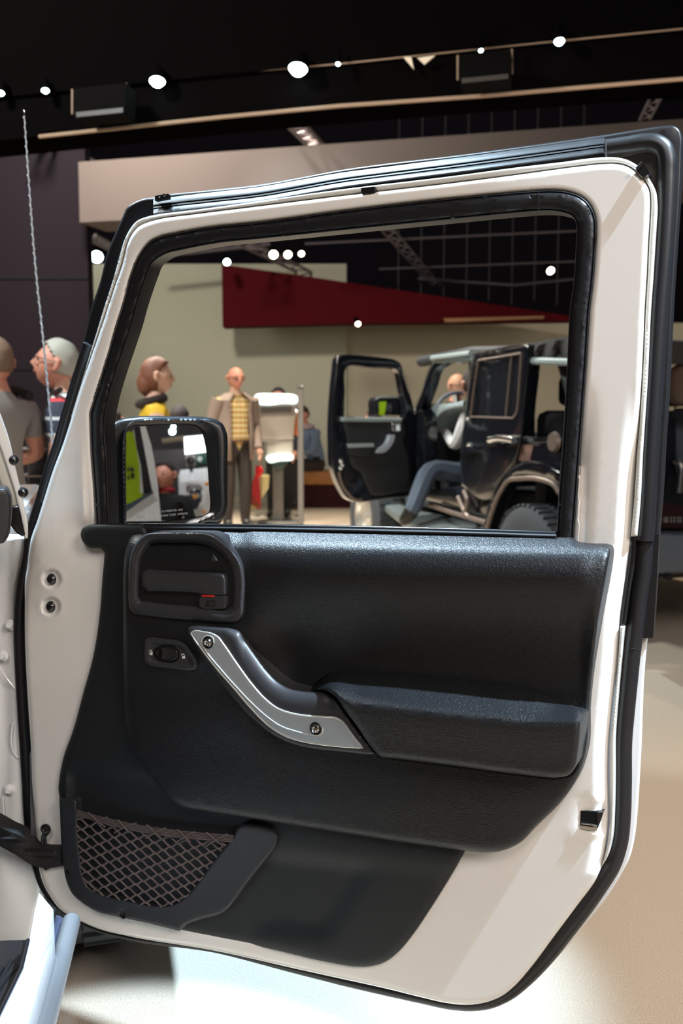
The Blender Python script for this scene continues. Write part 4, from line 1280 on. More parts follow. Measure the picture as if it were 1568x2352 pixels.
scn = rslab('bright_screen', [(935, 340), (1200, 315), (1225, 492), (945, 525)], 8.5, mat('lit_screen', (1, 1, 1), 0.4, emit=((1.0, 1.0, 1.0), 3.0)), None, 0.05)
tag(scn, 'bright white screen hung above the sign board, seen in the mirror', 'screen')
for (x, y, r) in ((822, 232, 20), (810, 282, 30)):
    c = R(*z2([(x, y)])[0], 9.0)
    o = lathe('mirror_lamp', [(0, 0.02), (r * .0008, 0.012), (r * .0011, 0.0), (r * .0010, -0.02), (0.006, -0.05)], c, mc - c, M_lampglow, None, n=16)
    tag(o, ('upper smaller' if r == 20 else 'lower bigger') + ' hall lamp of the pair shining in the side mirror', 'lamp', 'lamps in the mirror')
o = tube('hall_beam', [R(*z2([(700, 385)])[0], 9.4), R(*z2([(940, 352)])[0], 9.4)], 0.035, M_lip, None, n=6)
tag(o, 'thin tan beam left of the white screen in the mirror', 'beam')

# white show car (open bonnet) reflected low on the right
ec = R(*z2([(1040, 950)])[0], 6.9)
en = thing('white_show_car', (ec[0], ec[1], 0.5), 'white car front with open bonnet and lamps, reflected in the mirror', 'car')
rslab('bonnet_edge', [(890, 820), (960, 812), (1180, 790), (1250, 770), (1250, 850), (960, 835), (955, 1000), (930, 1070), (895, 960)], 6.9, M_whiteb, en, 0.08)
rslab('nose', [(1085, 830), (1250, 800), (1250, 1330), (1050, 1330), (1060, 1130), (1120, 1000), (1140, 900), (1120, 860)], 6.8, M_whiteb, en, 0.2)
rslab('bumper', [(890, 1200), (1060, 1100), (1060, 1330), (880, 1330)], 6.85, M_whiteb, en, 0.1)
rslab('engine_bay', [(950, 830), (1120, 850), (1110, 1140), (940, 1100)], 7.1, mat('engine_dark', (0.03, 0.03, 0.035), 0.4), en, 0.05)
for (x, y, r, m) in ((980, 890, 24, M_chrome), (1020, 940, 22, M_chrome), (975, 945, 18, M_whiteb), (1080, 960, 24, M_rim), (1048, 975, 24, mat('orange_lens', (0.9, 0.35, 0.05), 0.3)), (1178, 835, 22, mat('orange_lens', (0.9, 0.35, 0.05), 0.3)), (1150, 1130, 20, mat('orange_lens', (0.9, 0.35, 0.05), 0.3)), (1108, 1012, 16, M_smooth), (1040, 905, 16, M_chrome), (965, 1000, 20, M_chrome)):
    c = R(*z2([(x, y)])[0], 6.7)
    lathe('round_lamp', [(0, 0.02), (r * .0007, 0.014), (r * .00088, 0.0), (r * .00088, -0.05)], c, mc - c, m, en, n=14)
for i, x in enumerate((922, 972, 1060, 1112, 1165)):
    c = R(*z2([(x, 800 - i * 6)])[0], 7.3)
    o = lathe('white_canister', [(0.0, 0.10), (0.025, 0.10), (0.03, 0.08), (0.045, 0.05), (0.045, -0.16)], c, (0, 0, 1), M_print, en, n=12)

STG = 0.5
stg = box('show_stage', (1.6, -5.8, STG / 2), (5.0, 3.6, STG), mat('grey_stage_carpet', (0.12, 0.12, 0.13), 0.9), None, bevel=0.02)
tag(stg, 'low grey stage behind the photographer, carrying the white show car', 'stage')
box('car_underside', (ec[0] + .3, ec[1] - .7, (ec[2] - 0.3 + STG) / 2), (1.3, 0.8, ec[2] - 0.3 - STG), M_whiteb, en, bevel=0.05)

# ================================================================ the black car beyond
tJ = 0.337
nJ = np.array([-1.0, -tJ, 0.0])
JO = np.array([1.11, 5.5, 0])
JS = Plane(JO, nJ)           # its near side
nJ = JS.n
fJ = np.array([-tJ, 1.0, 0]); fJ /= np.linalg.norm(fJ)   # its forward direction
jp = thing('black_car', (1.45, 6.6, 0), 'black open-top off-road car with its front door swung open', 'car')
zj = lambda pts: Z(740, 720, 2.613, pts)
RES = 14.0
M_trim = mat('dull_bronze_trim', (0.16, 0.12, 0.10), 0.4, metal=0.3)
M_top = mat('folded_black_canvas', (0.035, 0.030, 0.028), 0.95)
M_gloss = mat('pale_dash_and_sheen', (0.26, 0.31, 0.31), 0.35)  # light dash; also the sheen colour for ledges of the open door

# tub, rear quarter
relief('rear_quarter_panel', zj([(1165, 765, 1), (1480, 765, 1), (1800, 770, 1), (1790, 1330, 1), (1440, 1330, 1), (1425, 1120), (1395, 1040), (1300, 1000), (1130, 1000), (1085, 1060), (1020, 1210), (985, 1330, 1), (950, 1330, 1), (1010, 1110, 1), (1100, 965), (1150, 880, 1)]), JS, 0.0, -0.10, M_blackpaint, jp, rnd=(5, 0.012), seg=4)
relief('fender_flare', zj([(965, 1330, 1), (1005, 1215), (1060, 1060), (1110, 960), (1170, 900), (1260, 880), (1340, 895), (1430, 945, 1), (1600, 960, 1), (1600, 1330, 1), (1440, 1330, 1), (1425, 1120), (1395, 1030), (1300, 992), (1130, 995), (1085, 1060), (1020, 1210), (990, 1330, 1)]), JS, 0.10, -0.02, M_blackpaint, jp, rnd=(7, 0.05), seg=4)
fr = spline(zj([(978, 1330), (1012, 1210), (1075, 1058), (1120, 1000), (1180, 992), (1300, 995), (1395, 1035), (1422, 1080)]), 6, False)
tube('flare_edge', JS.P(fr[:, 0], fr[:, 1], 0.10), 0.014, M_trim, jp, n=8)
relief('body_top_rail', zj([(1165, 738, 1), (1480, 745, 1), (1800, 752, 1), (1800, 775, 1), (1165, 768, 1)]), JS, 0.02, -0.12, M_blackpaint, jp, smoothline=False)
lathe('fuel_cap', [(0, 0.02), (0.05, 0.02), (0.06, 0.0)], JS.P(*zj([(1395, 772)])[0], 0.02), JS.n, M_trim, jp, n=16)
relief('warm_reflection', zj([(1172, 790, 1), (1265, 788, 1), (1240, 895, 1), (1175, 880, 1)]), JS, 0.004, -0.01, mat('brown_reflection_colour', (0.16, 0.09, 0.07), 0.5), jp, smoothline=False)  # brown reflection in the black paint, put in as a coloured patch
# inner body behind, far side and floor, so that openings look into a cabin
def jpt(a, b, z):
    """a metres back from the front axle, b metres in from the near side"""
    p = np.array([0.2, 8.2, 0]) - fJ * a - nJ * b
    return np.array([p[0], p[1], z])


rotJ = math.atan2(fJ[1], fJ[0])
def jbox(name, a, b, z, s, m, bevel=0.02, parent=None):
    """size: along the car, across, up"""
    return box(name, tuple(jpt(a, b, z)), s, m, parent or jp, rot=rotJ, bevel=bevel)


jbox('chassis', 1.6, 0.80, 0.46, (3.6, 1.2, 0.16), M_smooth)
jbox('cabin_floor', 1.75, 0.78, 0.60, (2.3, 1.30, 0.06), M_seat)
jbox('far_body_side', 2.0, 1.50, 0.86, (2.4, 0.06, 0.56), M_blackpaint)
jbox('bonnet', 0.15, 0.78, 1.02, (1.1, 1.25, 0.22), M_blackpaint, 0.05)
jbox('dashboard', 0.95, 0.78, 1.02, (0.30, 1.25, 0.26), M_seat, 0.05)
jbox('engine_side', 0.2, 0.78, 0.72, (1.1, 0.9, 0.4), M_smooth)
# tail: tailgate, bumper, lamps (seen beyond the right edge of the white door)
KO = jpt(3.62, 0.0, 0)
KP = Plane(KO, -fJ)
relief('tailgate', [(1380, 962, 1), (1900, 962, 1), (1900, 1216, 1), (1380, 1214, 1)], KP, 0.0, -0.06, M_blackpaint, jp, smoothline=False, rnd=(6, 0.02))
relief('rear_bumper', [(1460, 1222, 1), (1560, 1226), (1800, 1226, 1), (1800, 1316, 1), (1560, 1316), (1460, 1322, 1)], KP, 0.14, -0.02, mat('grey_bumper_plastic', (0.10, 0.12, 0.15), 0.45), jp, rnd=(10, 0.03))
relief('dark_red_lamp_panel', [(1500, 1150, 1), (1700, 1190, 1), (1700, 1212, 1), (1500, 1212, 1)], KP, 0.012, 0.0, mat('dark_red_plastic', (0.018, 0.002, 0.005), 0.3), jp, smoothline=False)
tp = spline([(1550, 1064), (1556, 1058), (1563, 1064), (1562, 1100), (1557, 1132)], 5, False)
tube('tailgate_handle', KP.P(tp[:, 0], tp[:, 1], 0.04), 0.018, M_chrome, jp, n=10)
for i, x in enumerate((1528, 1532, 1541, 1549, 1557, 1563, 1572, 1580)):
    relief('chrome_letter', [(x - 2.4, 1187, 1), (x + 2.0, 1187, 1), (x + 2.0, 1190, 1), (x, 1191, 1), (x + 2.2, 1200, 1), (x - 2.4, 1200, 1)], KP, 0.03, 0.01, M_chrome, jp, smoothline=False)
tb = spline([(1512, 1322), (1520, 1326), (1532, 1331), (1538, 1326), (1528, 1321)], 5, False)
tube('tow_hook', KP.P(tb[:, 0], tb[:, 1], 0.12), 0.015, M_smooth, jp, n=8)
# seats
def jseat(name, a, b, w, m, head=True, parent=None, zb=0.66, hh=0.66):
    o = jbox(name, a, b, zb + hh / 2, (0.16, w, hh), m, 0.06)
    jbox('seat_cushion', a - 0.28, b, zb + 0.07, (0.52, w, 0.16), m, 0.05)
    if head:
        jbox('headrest', a + 0.02, b, zb + hh + 0.12, (0.10, w * .52, 0.19), m, 0.045)
        for s in (-1, 1):
            q_ = jpt(a + .02, b + s * w * .13, zb + hh - 0.02)
            tube('headrest_post', [q_, q_ + np.array([0, 0, 0.1])], 0.007, M_chrome, jp, n=6)
    return o


jseat('front_seat', 1.66, 0.45, 0.50, M_seat)
jseat('front_seat', 1.66, 1.12, 0.50, M_seat)
jseat('rear_seat', 2.62, 0.45, 0.52, M_seat)
jseat('rear_seat', 2.62, 1.10, 0.52, M_seatlt)
hc = at(1572, 884, 4.9)
box('headrest', tuple(hc), (0.16, 0.12, 0.22), mat('brown_leather', (0.13, 0.085, 0.065), 0.5), jp, rot=rotJ, bevel=0.045)
box('tail_seat', (hc[0] + .05, hc[1], hc[2] - .30), (0.30, 0.14, 0.36), M_seat, jp, rot=rotJ, bevel=0.05)
# roll bars and roof
M_roll = mat('padded_roll_bar', (0.012, 0.013, 0.016), 0.7)
for b in (0.12, 1.40):
    tube('roll_bar', [jpt(3.35, b, 0.95), jpt(2.95, b, 1.66), jpt(1.85, b, 1.72), jpt(0.95, b, 1.70)], 0.04, M_roll, jp, n=10)
    tube('roll_hoop', [jpt(1.88, b, 0.95), jpt(1.86, b, 1.70)], 0.04, M_roll, jp, n=10)
tube('cross_bar', [jpt(1.86, 0.12, 1.71), jpt(1.86, 1.40, 1.71)], 0.04, M_roll, jp, n=10)
tube('rear_cross_bar', [jpt(2.95, 0.12, 1.66), jpt(2.95, 1.40, 1.66)], 0.035, M_roll, jp, n=10)
# front header of the roof and windscreen frame
relief('windscreen_pillar', zj([(655, 300, 1), (690, 285), (735, 300, 1), (690, 330), (648, 440), (596, 580), (570, 640, 1), (548, 600), (590, 470), (630, 350)]), JS, -0.04, -0.12, M_blackpaint, jp, rnd=(4, 0.02))
jhd = relief('roof_header', zj([(650, 262), (690, 243), (895, 233, 1), (905, 290, 1), (760, 296, 1), (700, 300), (655, 290)]), JS, -0.03, -1.35, mat('glossy_roof_edge', (0.10, 0.13, 0.13), 0.2, coat=0.8), jp, rnd=(6, 0.02))
tube('header_rail', JS.P(*np.array(zj([(660, 268), (890, 240)])).T, -0.03), 0.02, M_gloss, jp, n=8)
relief('folded_roof', zj([(905, 232, 1), (1220, 180), (1300, 172), (1380, 150), (1500, 142), (1700, 150), (1850, 160, 1), (1850, 300, 1), (1480, 288, 1), (1240, 290, 1), (1230, 205), (905, 252, 1)]), JS, lambda x, y, d: -0.03 + 0.03 * np.sin(x * .16) * ss(4, 16, d), -1.30, M_top, jp, step=9, rnd=(7, 0.04))
tube('roof_side_rail', JS.P(*np.array(zj([(1242, 284), (1480, 292), (1800, 298)])).T, -0.01), 0.022, M_gloss, jp, n=8)
# rear door
RD = Plane(JO + nJ * 0.03, nJ)
rd = relief('rear_door', zj([(905, 242, 1), (1232, 186, 1), (1243, 198, 1), (1240, 290), (1216, 520), (1192, 750), (1160, 880), (1100, 962), (1050, 1040), (1012, 1112), (960, 1120), (835, 1030, 1), (826, 850), (850, 650), (872, 450), (892, 290)]), RD, 0.0, -0.09, M_blackpaint, jp,
            holes=[zj([(935, 285), (1190, 240, 1), (1180, 400), (1160, 600, 1), (1140, 622, 1), (893, 616, 1), (905, 480)])], rnd=(5, 0.015))
relief('door_glass', zj([(930, 280), (1194, 236), (1186, 400), (1166, 604), (1145, 628), (888, 620), (902, 480)]), RD, -0.03, -0.045, M_glassd, rd)
fr = spline(zj([(935, 282, 1), (1192, 240, 1), (1182, 400), (1162, 600), (1142, 628, 1), (890, 620, 1), (906, 480)]), 6)
tube('window_moulding', RD.P(fr[:, 0], fr[:, 1], 0.003), 0.0065, M_trim, rd, closed=True, n=6)
tube('window_divider', RD.P(*np.array(zj([(1135, 250), (1100, 622)])).T, -0.012), 0.007, M_trim, rd, n=6)
dhp = spline(zj([(1005, 760), (1040, 750), (1100, 752), (1150, 762)]), 5, False)
tube('outer_handle', RD.P(dhp[:, 0], dhp[:, 1], 0.045), 0.022, M_chrome, rd, n=10)
for cx in (1015, 1140):
    lathe('handle_boss', [(0.034, 0.03), (0.03, 0.0)], RD.P(*zj([(cx, 766)])[0], 0.0), RD.n, M_smooth, rd, n=12)
for cx, cy in ((845, 825), (880, 790), (870, 630)):
    lathe('hinge_bolt', [(0, 0.02), (0.015, 0.015), (0.02, 0.0)], RD.P(*zj([(cx, cy)])[0], 0.0), RD.n, M_chrome, rd, n=12)
hs_ = zj([(830, 800, 1), (930, 835, 1), (880, 838, 1), (832, 850, 1)])
relief('door_hinge', hs_, RD, 0.03, 0.0, M_blackpaint, rd, smoothline=False)
# sill, step and running board
relief('body_sill', zj([(560, 1040, 1), (640, 1060), (830, 1030, 1), (1010, 1115, 1), (985, 1230, 1), (960, 1215, 1), (700, 1140, 1), (560, 1100, 1)]), JS, -0.02, -0.10, M_blackpaint, jp, rnd=(4, 0.01))
slab('side_step', [at(*p, Y) for (p, Y) in (((884, 1160), 7.9), ((930, 1158), 8.0), ((1000, 1175), 7.3), ((1115, 1202), 6.3), ((1135, 1222), 6.0), ((1010, 1222), 6.3), ((930, 1195), 7.0))], 0.06, mat('pale_step_plate', (0.20, 0.23, 0.23), 0.35, metal=0.3), jp, bevel=0.01)
for pts in ([(645, 1150), (760, 1190), (900, 1230), (985, 1255)], [(815, 1100), (850, 1180), (880, 1230)], [(850, 1065), (870, 1120), (860, 1190)]):
    pts = spline(zj(pts), 5, False)
    tube('step_tube', JS.P(pts[:, 0], pts[:, 1], 0.03), 0.018, M_trim, jp, n=8)
# front pillar, hinges
relief('hinge_post', zj([(552, 590, 1), (600, 575, 1), (625, 640), (615, 900), (600, 1060, 1), (556, 1060, 1)]), JS, -0.01, -0.10, M_blackpaint, jp, rnd=(4, 0.01))
# dash top and steering wheel
relief('dash_side', zj([(612, 570), (640, 548), (720, 540), (800, 535), (850, 520, 1), (852, 560), (790, 575), (720, 600), (690, 640), (665, 700), (640, 720), (618, 700), (608, 640)]), JS, -0.12, -0.6, M_gloss, jp, rnd=(6, 0.03))
swc = JS.P(*zj([(824, 612)])[0], -0.42)
wa = np.array([0.16, -0.92, 0.34]); wa /= np.linalg.norm(wa)
u_ = np.cross(wa, [0, 0, 1]); u_ /= np.linalg.norm(u_); w_ = np.cross(wa, u_)
ringp = [swc + 0.19 * (math.cos(a) * u_ + math.sin(a) * w_) for a in np.linspace(0, 2 * math.pi, 33)[:-1]]
stw = tube('steering_wheel', ringp, 0.016, M_seatlt, jp, closed=True, n=8)
for a in (0.2, 2.9, 4.7):
    tube('wheel_spoke', [swc, swc + 0.185 * (math.cos(a) * u_ + math.sin(a) * w_)], 0.014, M_smooth, stw, n=6)
lathe('wheel_boss', [(0, 0.03), (0.05, 0.02), (0.06, 0.0)], swc, wa, M_smooth, stw, n=16)
# front open door
HJ = np.array([0.56, 7.16, 0]); EJ = np.array([-0.06, 6.82, 0])
dv = EJ - HJ; dn = np.array([dv[1], -dv[0], 0]); dn /= np.linalg.norm(dn)
if dn[1] > 0:
    dn = -dn
D2 = Plane(HJ, dn)
fd = relief('front_door', zj([(88, 265), (105, 250), (300, 258), (440, 280), (464, 296), (490, 370), (530, 500), (552, 590), (560, 640, 1), (562, 900), (556, 1080, 1), (520, 1098), (400, 1112), (200, 1132), (150, 1112), (100, 1040), (62, 940), (52, 800), (60, 500), (75, 350)]), D2, 0.0, -0.07, M_blackpaint, jp,
            holes=[zj([(150, 322), (300, 326), (440, 336), (452, 350), (470, 440), (490, 555), (485, 622, 1), (132, 626, 1), (136, 480)])], rnd=(5, 0.014))
fd_e = spline(zj([(100, 950), (112, 1010), (150, 1075), (200, 1118), (235, 1120)]), 6, False)
tube('door_edge_moulding', D2.P(fd_e[:, 0], fd_e[:, 1], 0.004), 0.010, M_trim, fd, n=6)
relief('inner_panel', zj([(128, 632), (300, 634), (480, 636, 1), (498, 700), (490, 780), (520, 850, 1), (530, 1060, 1), (292, 1082), (262, 1030), (228, 950, 1), (190, 930), (158, 850), (150, 760)]), D2, 0.03, 0.0, M_leather2, fd, rnd=(5, 0.02))
relief('belt_rail', zj([(122, 622, 1), (300, 624), (420, 626), (480, 630, 1), (478, 650, 1), (300, 652), (124, 648, 1)]), D2, 0.05, 0.0, M_gloss, fd, rnd=(3, 0.015))  # glossy ledge; its highlight is put into the pale colour
relief('armrest', zj([(158, 782, 1), (310, 778, 1), (318, 806, 1), (300, 850), (170, 850, 1)]), D2, 0.075, 0.0, M_leather2, fd, rnd=(4, 0.02))
relief('armrest_highlight', zj([(158, 782, 1), (308, 778, 1), (312, 800, 1), (164, 806, 1)]), D2, 0.077, 0.05, M_gloss, fd, smoothline=False)  # highlight on the armrest ledge, put in as a pale plate
relief('grab_handle', zj([(402, 728, 1), (434, 728, 1), (436, 742), (412, 800), (370, 836), (318, 838, 1), (330, 814), (362, 800), (388, 770)]), D2, 0.07, 0.02, M_alu, fd, rnd=(2, 0.005))
relief('inner_handle', zj([(415, 655, 1), (475, 655, 1), (478, 700), (470, 712, 1), (425, 706)]), D2, 0.05, 0.02, M_chrome, fd, rnd=(3, 0.01))
for cx, cy in ((110, 885), (118, 908), (108, 925)):
    lathe('latch_bolt', [(0, 0.02), (0.018, 0.01), (0.02, 0)], D2.P(*zj([(cx, cy)])[0], 0.0), D2.n, M_chrome, fd, n=12)
# its mirror
jm = relief('side_mirror', zj([(318, 520), (328, 506), (450, 502), (470, 515), (472, 612, 1), (316, 612, 1)]), D2, -0.10, -0.22, M_smooth, jp, rnd=(4, 0.02))
relief('mirror_glass', zj([(334, 528), (342, 522), (450, 518), (456, 528), (458, 606, 1), (332, 608, 1)]), D2, -0.096, -0.11, M_glassd, jm)
relief('mirror_reflection_panel', zj([(342, 530, 1), (384, 528, 1), (380, 570), (372, 610, 1), (342, 610, 1)]), D2, -0.094, -0.098, mat('lime_green_vinyl', (0.38, 0.62, 0.0), 0.6), jm, smoothline=False)  # green reflection in the glass, put in as a coloured plate
tube('mirror_top_edge', D2.P(*np.array(zj([(322, 514), (340, 504), (450, 501), (468, 512)])).T, -0.10), 0.008, M_gloss, jm, n=6)
# wheels
wn2 = nJ
cf = at(837, 1184, 8.25)
make_wheel(np.array([cf[0], cf[1], 0.385]) - wn2 * 0.10, wn2, 0.385, 0.24, jp)
crr = at(1219, 1270, 5.42)
make_wheel(np.array([crr[0], crr[1], 0.385]) - wn2 * 0.06, wn2, 0.385, 0.24, jp, nobs=44)
make_wheel(jpt(0.05, 1.42, 0.385), -wn2, 0.385, 0.24, jp)

# ================================================================ people
def skin_mesh(verts, edges, radii, root=0, sub=1):
    me = bpy.data.meshes.new('tmp')
    me.from_pydata([tuple(v) for v in verts], edges, [])
    o = bpy.data.objects.new('tmp', me)
    sc.collection.objects.link(o)
    m = o.modifiers.new('s', 'SKIN'); m.use_smooth_shade = True
    sd = o.modifiers.new('d', 'SUBSURF'); sd.levels = sub; sd.render_levels = sub
    for i, r in enumerate(radii):
        rr = r if isinstance(r, tuple) else (r, r)
        me.skin_vertices[0].data[i].radius = rr
        me.skin_vertices[0].data[i].use_root = (i == root)
    dg = bpy.context.evaluated_depsgraph_get()
    em = bpy.data.meshes.new_from_object(o.evaluated_get(dg))
    V = np.array([tuple(v.co) for v in em.vertices]); Fc = [tuple(p.vertices) for p in em.polygons]
    bpy.data.objects.remove(o); bpy.data.meshes.remove(me); bpy.data.meshes.remove(em)
    return V, Fc


M_skin = mat('skin', (0.62, 0.36, 0.26), 0.55)
M_skinr = mat('ruddy_skin', (0.60, 0.27, 0.19), 0.55)
M_eye = mat('eye_dark', (0.02, 0.015, 0.01), 0.3)
M_lipm = mat('lip_skin', (0.45, 0.14, 0.11), 0.5)


def head(parent, c, R3, H, skin, hair=None, bald=0.0, glasses=None, long=False, ears=True, beard=None):
    """c: head centre; R3: 3x3, columns right, forward, up; H: head height"""
    n, m = 28, 20
    V = []; Fc = []
    for i in range(m + 1):
        ph = math.pi * i / m
        for k in range(n):
            th = 2 * math.pi * k / n
            x = math.sin(ph) * math.cos(th); y = math.sin(ph) * math.sin(th); z = math.cos(ph)
            sx, sy, sz = 0.36, 0.44, 0.5
            # jaw narrows, chin comes forward
            low = max(0.0, -z)
            sx *= 1 - 0.34 * low ** 1.4
            yy = y * sy * (1 - 0.25 * low * (y < 0))
            if y > 0:
                yy += 0.02 * low
            # brow, nose, chin, cheek hollows
            if y > 0.3:
                nose = math.exp(-(x / 0.16)**2 - ((z + 0.12) / 0.16)**2)
                yy += 0.11 * nose
                yy += 0.03 * math.exp(-(x / 0.5)**2 - ((z - 0.22) / 0.1)**2)
                yy -= 0.035 * math.exp(-((abs(x) - 0.38) / 0.16)**2 - ((z - 0.04) / 0.12)**2)
                yy += 0.03 * math.exp(-(x / 0.3)**2 - ((z + 0.78) / 0.12)**2)
                yy += 0.02 * math.exp(-(x / 0.25)**2 - ((z + 0.46) / 0.07)**2)
            V.append((x * sx, yy, z * sz))
    for i in range(m):
        for k in range(n):
            k2 = (k + 1) % n
            Fc.append((i * n + k, i * n + k2, (i + 1) * n + k2, (i + 1) * n + k))
    V = np.array(V)
    W = np.array(c) + (V * H) @ np.array(R3).T
    hd = mesh_obj('head', W, Fc, skin, parent)
    T = lambda p: np.array(c) + np.array(R3) @ (np.array(p) * H)
    for s in (-1, 1):
        lathe('eye', [(0, 0.012 * H / .23), (0.007 * H / .23, 0.007), (0.011 * H / .23, 0.0)], T((s * 0.14, 0.36, 0.02)), np.array(R3)[:, 1], M_eye, hd, n=10)
        if ears:
            e = tube('ear', [T((s * 0.345, -0.02, 0.10)), T((s * 0.40, -0.07, 0.07)), T((s * 0.40, -0.07, -0.04)), T((s * 0.345, -0.02, -0.12))], [0.02 * H / .23, 0.016 * H / .23, 0.013 * H / .23, 0.010 * H / .23], skin, hd, n=8)
    tube('mouth', [T((-0.10, 0.385, -0.235)), T((0, 0.425, -0.232)), T((0.10, 0.385, -0.235))], 0.0055 * H / .23, M_lipm, hd, n=6)
    if hair is not None:
        HV = []; HF = []
        idx = {}
        for i, v in enumerate(V):
            x, y, z = v[0] / .36, v[1] / .44, v[2] / .5
            lim = 0.38 + 0.25 * y if y > 0.1 else (-0.35 if not long else -0.75)
            if y > 0.1:
                lim = -0.15 + 1.15 * max(0, y - 0.1) ** 0.6
            ok = z > lim
            if bald > 0 and z > 1 - bald:
                ok = False
            if ok:
                idx[i] = len(HV)
                fth = 1.09 + (0.05 if z > 0.4 else 0.0) + 0.015 * math.sin(7 * x + 9 * y)
                HV.append(v * np.array([fth, fth, fth + .02]))
        for f in Fc:
            if all(q_ in idx for q_ in f):
                HF.append(tuple(idx[q_] for q_ in f))
        if HF:
            HW = np.array(c) + (np.array(HV) * H) @ np.array(R3).T
            ho = mesh_obj('hair', HW, HF, hair, hd)
            so = ho.modifiers.new('thick', 'SOLIDIFY'); so.thickness = 0.012; so.offset = -1
    if glasses is not None:
        for s in (-1, 1):
            ring = [T((s * 0.15 + 0.105 * math.cos(a), 0.43, 0.03 + 0.085 * math.sin(a))) for a in np.linspace(0, 2 * math.pi, 17)[:-1]]
            tube('glasses_rim', ring, 0.003, glasses, hd, closed=True, n=5)
            tube('glasses_temple', [T((s * 0.255, 0.43, 0.05)), T((s * 0.38, 0.20, 0.05)), T((s * 0.38, -0.05, 0.04))], 0.003, glasses, hd, n=5)
        tube('glasses_bridge', [T((-0.045, 0.44, 0.05)), T((0.045, 0.44, 0.05))], 0.003, glasses, hd, n=5)
    return hd


def figure(root, J, H, mats, zones):
    """one continuous body from joint positions; zones(point, nearest bone) -> material index"""
    names = list(J.keys())
    order = ['pelvis', 'waist', 'chest', 'neckbase', 'neck', 'headc', 'shl', 'ell', 'wrl', 'pal', 'shr', 'elr', 'wrr', 'par', 'hipl', 'knl', 'anl', 'tol', 'hipr', 'knr', 'anr', 'tor']
    R = dict(pelvis=(.085, .062), waist=(.078, .058), chest=(.092, .062), neckbase=(.055, .045), neck=.033, headc=.030, shl=.044, ell=.027, wrl=.017, pal=(.020, .012), hipl=.058, knl=.045, anl=.034, tol=(.024, .018))
    for k in ('sh', 'el', 'wr', 'hip', 'kn', 'an', 'to'):
        R[k + 'r'] = R[k + 'l']
    R['par'] = R['pal']
    E = [('pelvis', 'waist'), ('waist', 'chest'), ('chest', 'neckbase'), ('neckbase', 'neck'), ('neck', 'headc'), ('chest', 'shl'), ('shl', 'ell'), ('ell', 'wrl'), ('wrl', 'pal'), ('chest', 'shr'), ('shr', 'elr'), ('elr', 'wrr'), ('wrr', 'par'),
         ('pelvis', 'hipl'), ('hipl', 'knl'), ('knl', 'anl'), ('anl', 'tol'), ('pelvis', 'hipr'), ('hipr', 'knr'), ('knr', 'anr'), ('anr', 'tor')]
    verts = [J[k] for k in order]
    rad = [tuple(np.array(R[k]) * H) if isinstance(R[k], tuple) else R[k] * H for k in order]
    ix = {k: i for i, k in enumerate(order)}
    edges = [(ix[a], ix[b]) for a, b in E]
    bones = [(a, b) for a, b in E]
    # fingers
    for s in 'lr':
        w = np.array(J['wr' + s]); p = np.array(J['pa' + s]); d = p - w; L = np.linalg.norm(d); d = d / L
        side = np.array(J.get('palmside' + s, (0, 1, 0)), float)
        side = side - d * (side @ d); side /= np.linalg.norm(side)
        nrm = np.cross(d, side)
        for k, (off, ln) in enumerate(((-1.0, .030), (-.35, .037), (.3, .040), (.95, .035))):
            b0 = p + side * off * 0.012 * H + d * 0.004 * H
            q1 = b0 + d * ln * .55 * H
            q2 = q1 + (d * .8 + nrm * .5) * ln * .5 * H
            i0 = len(verts)
            verts += [b0, q1, q2]; rad += [.0062 * H, .0050 * H, .0042 * H]
            edges += [(ix['pa' + s], i0), (i0, i0 + 1), (i0 + 1, i0 + 2)]
        t0 = w + d * .35 * L + side * .016 * H; t1 = t0 + (d * .7 + side * .7) * .022 * H; t2 = t1 + d * .018 * H
        i0 = len(verts)
        verts += [t0, t1, t2]; rad += [.0075 * H, .0060 * H, .0048 * H]
        edges += [(ix['pa' + s], i0), (i0, i0 + 1), (i0 + 1, i0 + 2)]
    V, Fc = skin_mesh(verts, edges, rad, 0, 1)
    o = mesh_obj('body', V, Fc, mats, root)
    me = o.data
    A = np.array([J[a] for a, b in bones]); B = np.array([J[b] for a, b in bones]); AB = B - A
    base = np.array(root.location)
    for p in me.polygons:
        c = np.array(p.center) + base
        t = np.clip(((c - A) * AB).sum(1) / np.maximum((AB * AB).sum(1), 1e-9), 0, 1)
        dd = np.linalg.norm(c - (A + AB * t[:, None]), axis=1)
        k = int(np.argmin(dd))
        p.material_index = zones(c, bones[k], float(t[k]))
    return o


def pose(loc, H, face, lean=0.0, over=None):
    """standing joints; face = heading angle of the viewing direction (0 looks along +Y)"""
    c, s = math.cos(face), math.sin(face)
    right = np.array([c, s, 0]); fw = np.array([-s, c, 0]); up = np.array([0, 0, 1])
    base = {'pelvis': (0, 0, .53), 'waist': (0, .005, .61), 'chest': (0, 0, .72), 'neckbase': (0, -.005, .815), 'neck': (0, .0, .85), 'headc': (0, .01, .90),
            'shl': (-.108, 0, .79), 'ell': (-.135, -.02, .63), 'wrl': (-.130, .05, .50), 'pal': (-.128, .065, .465), 'shr': (.108, 0, .79), 'elr': (.135, -.02, .63), 'wrr': (.130, .05, .50), 'par': (.128, .065, .465),
            'hipl': (-.052, 0, .50), 'knl': (-.058, .015, .28), 'anl': (-.062, -.005, .045), 'tol': (-.068, .085, .022), 'hipr': (.052, 0, .50), 'knr': (.058, .015, .28), 'anr': (.062, -.005, .045), 'tor': (.070, .085, .022)}
    if over:
        base.update(over)
    J = {}
    for k, p in base.items():
        J[k] = np.array(loc) + H * (p[0] * right + (p[1] + lean * max(0, p[2] - .5)) * fw + p[2] * up)
    J['palmsidel'] = fw; J['palmsider'] = fw
    return J, np.stack([right, fw, up], 1)


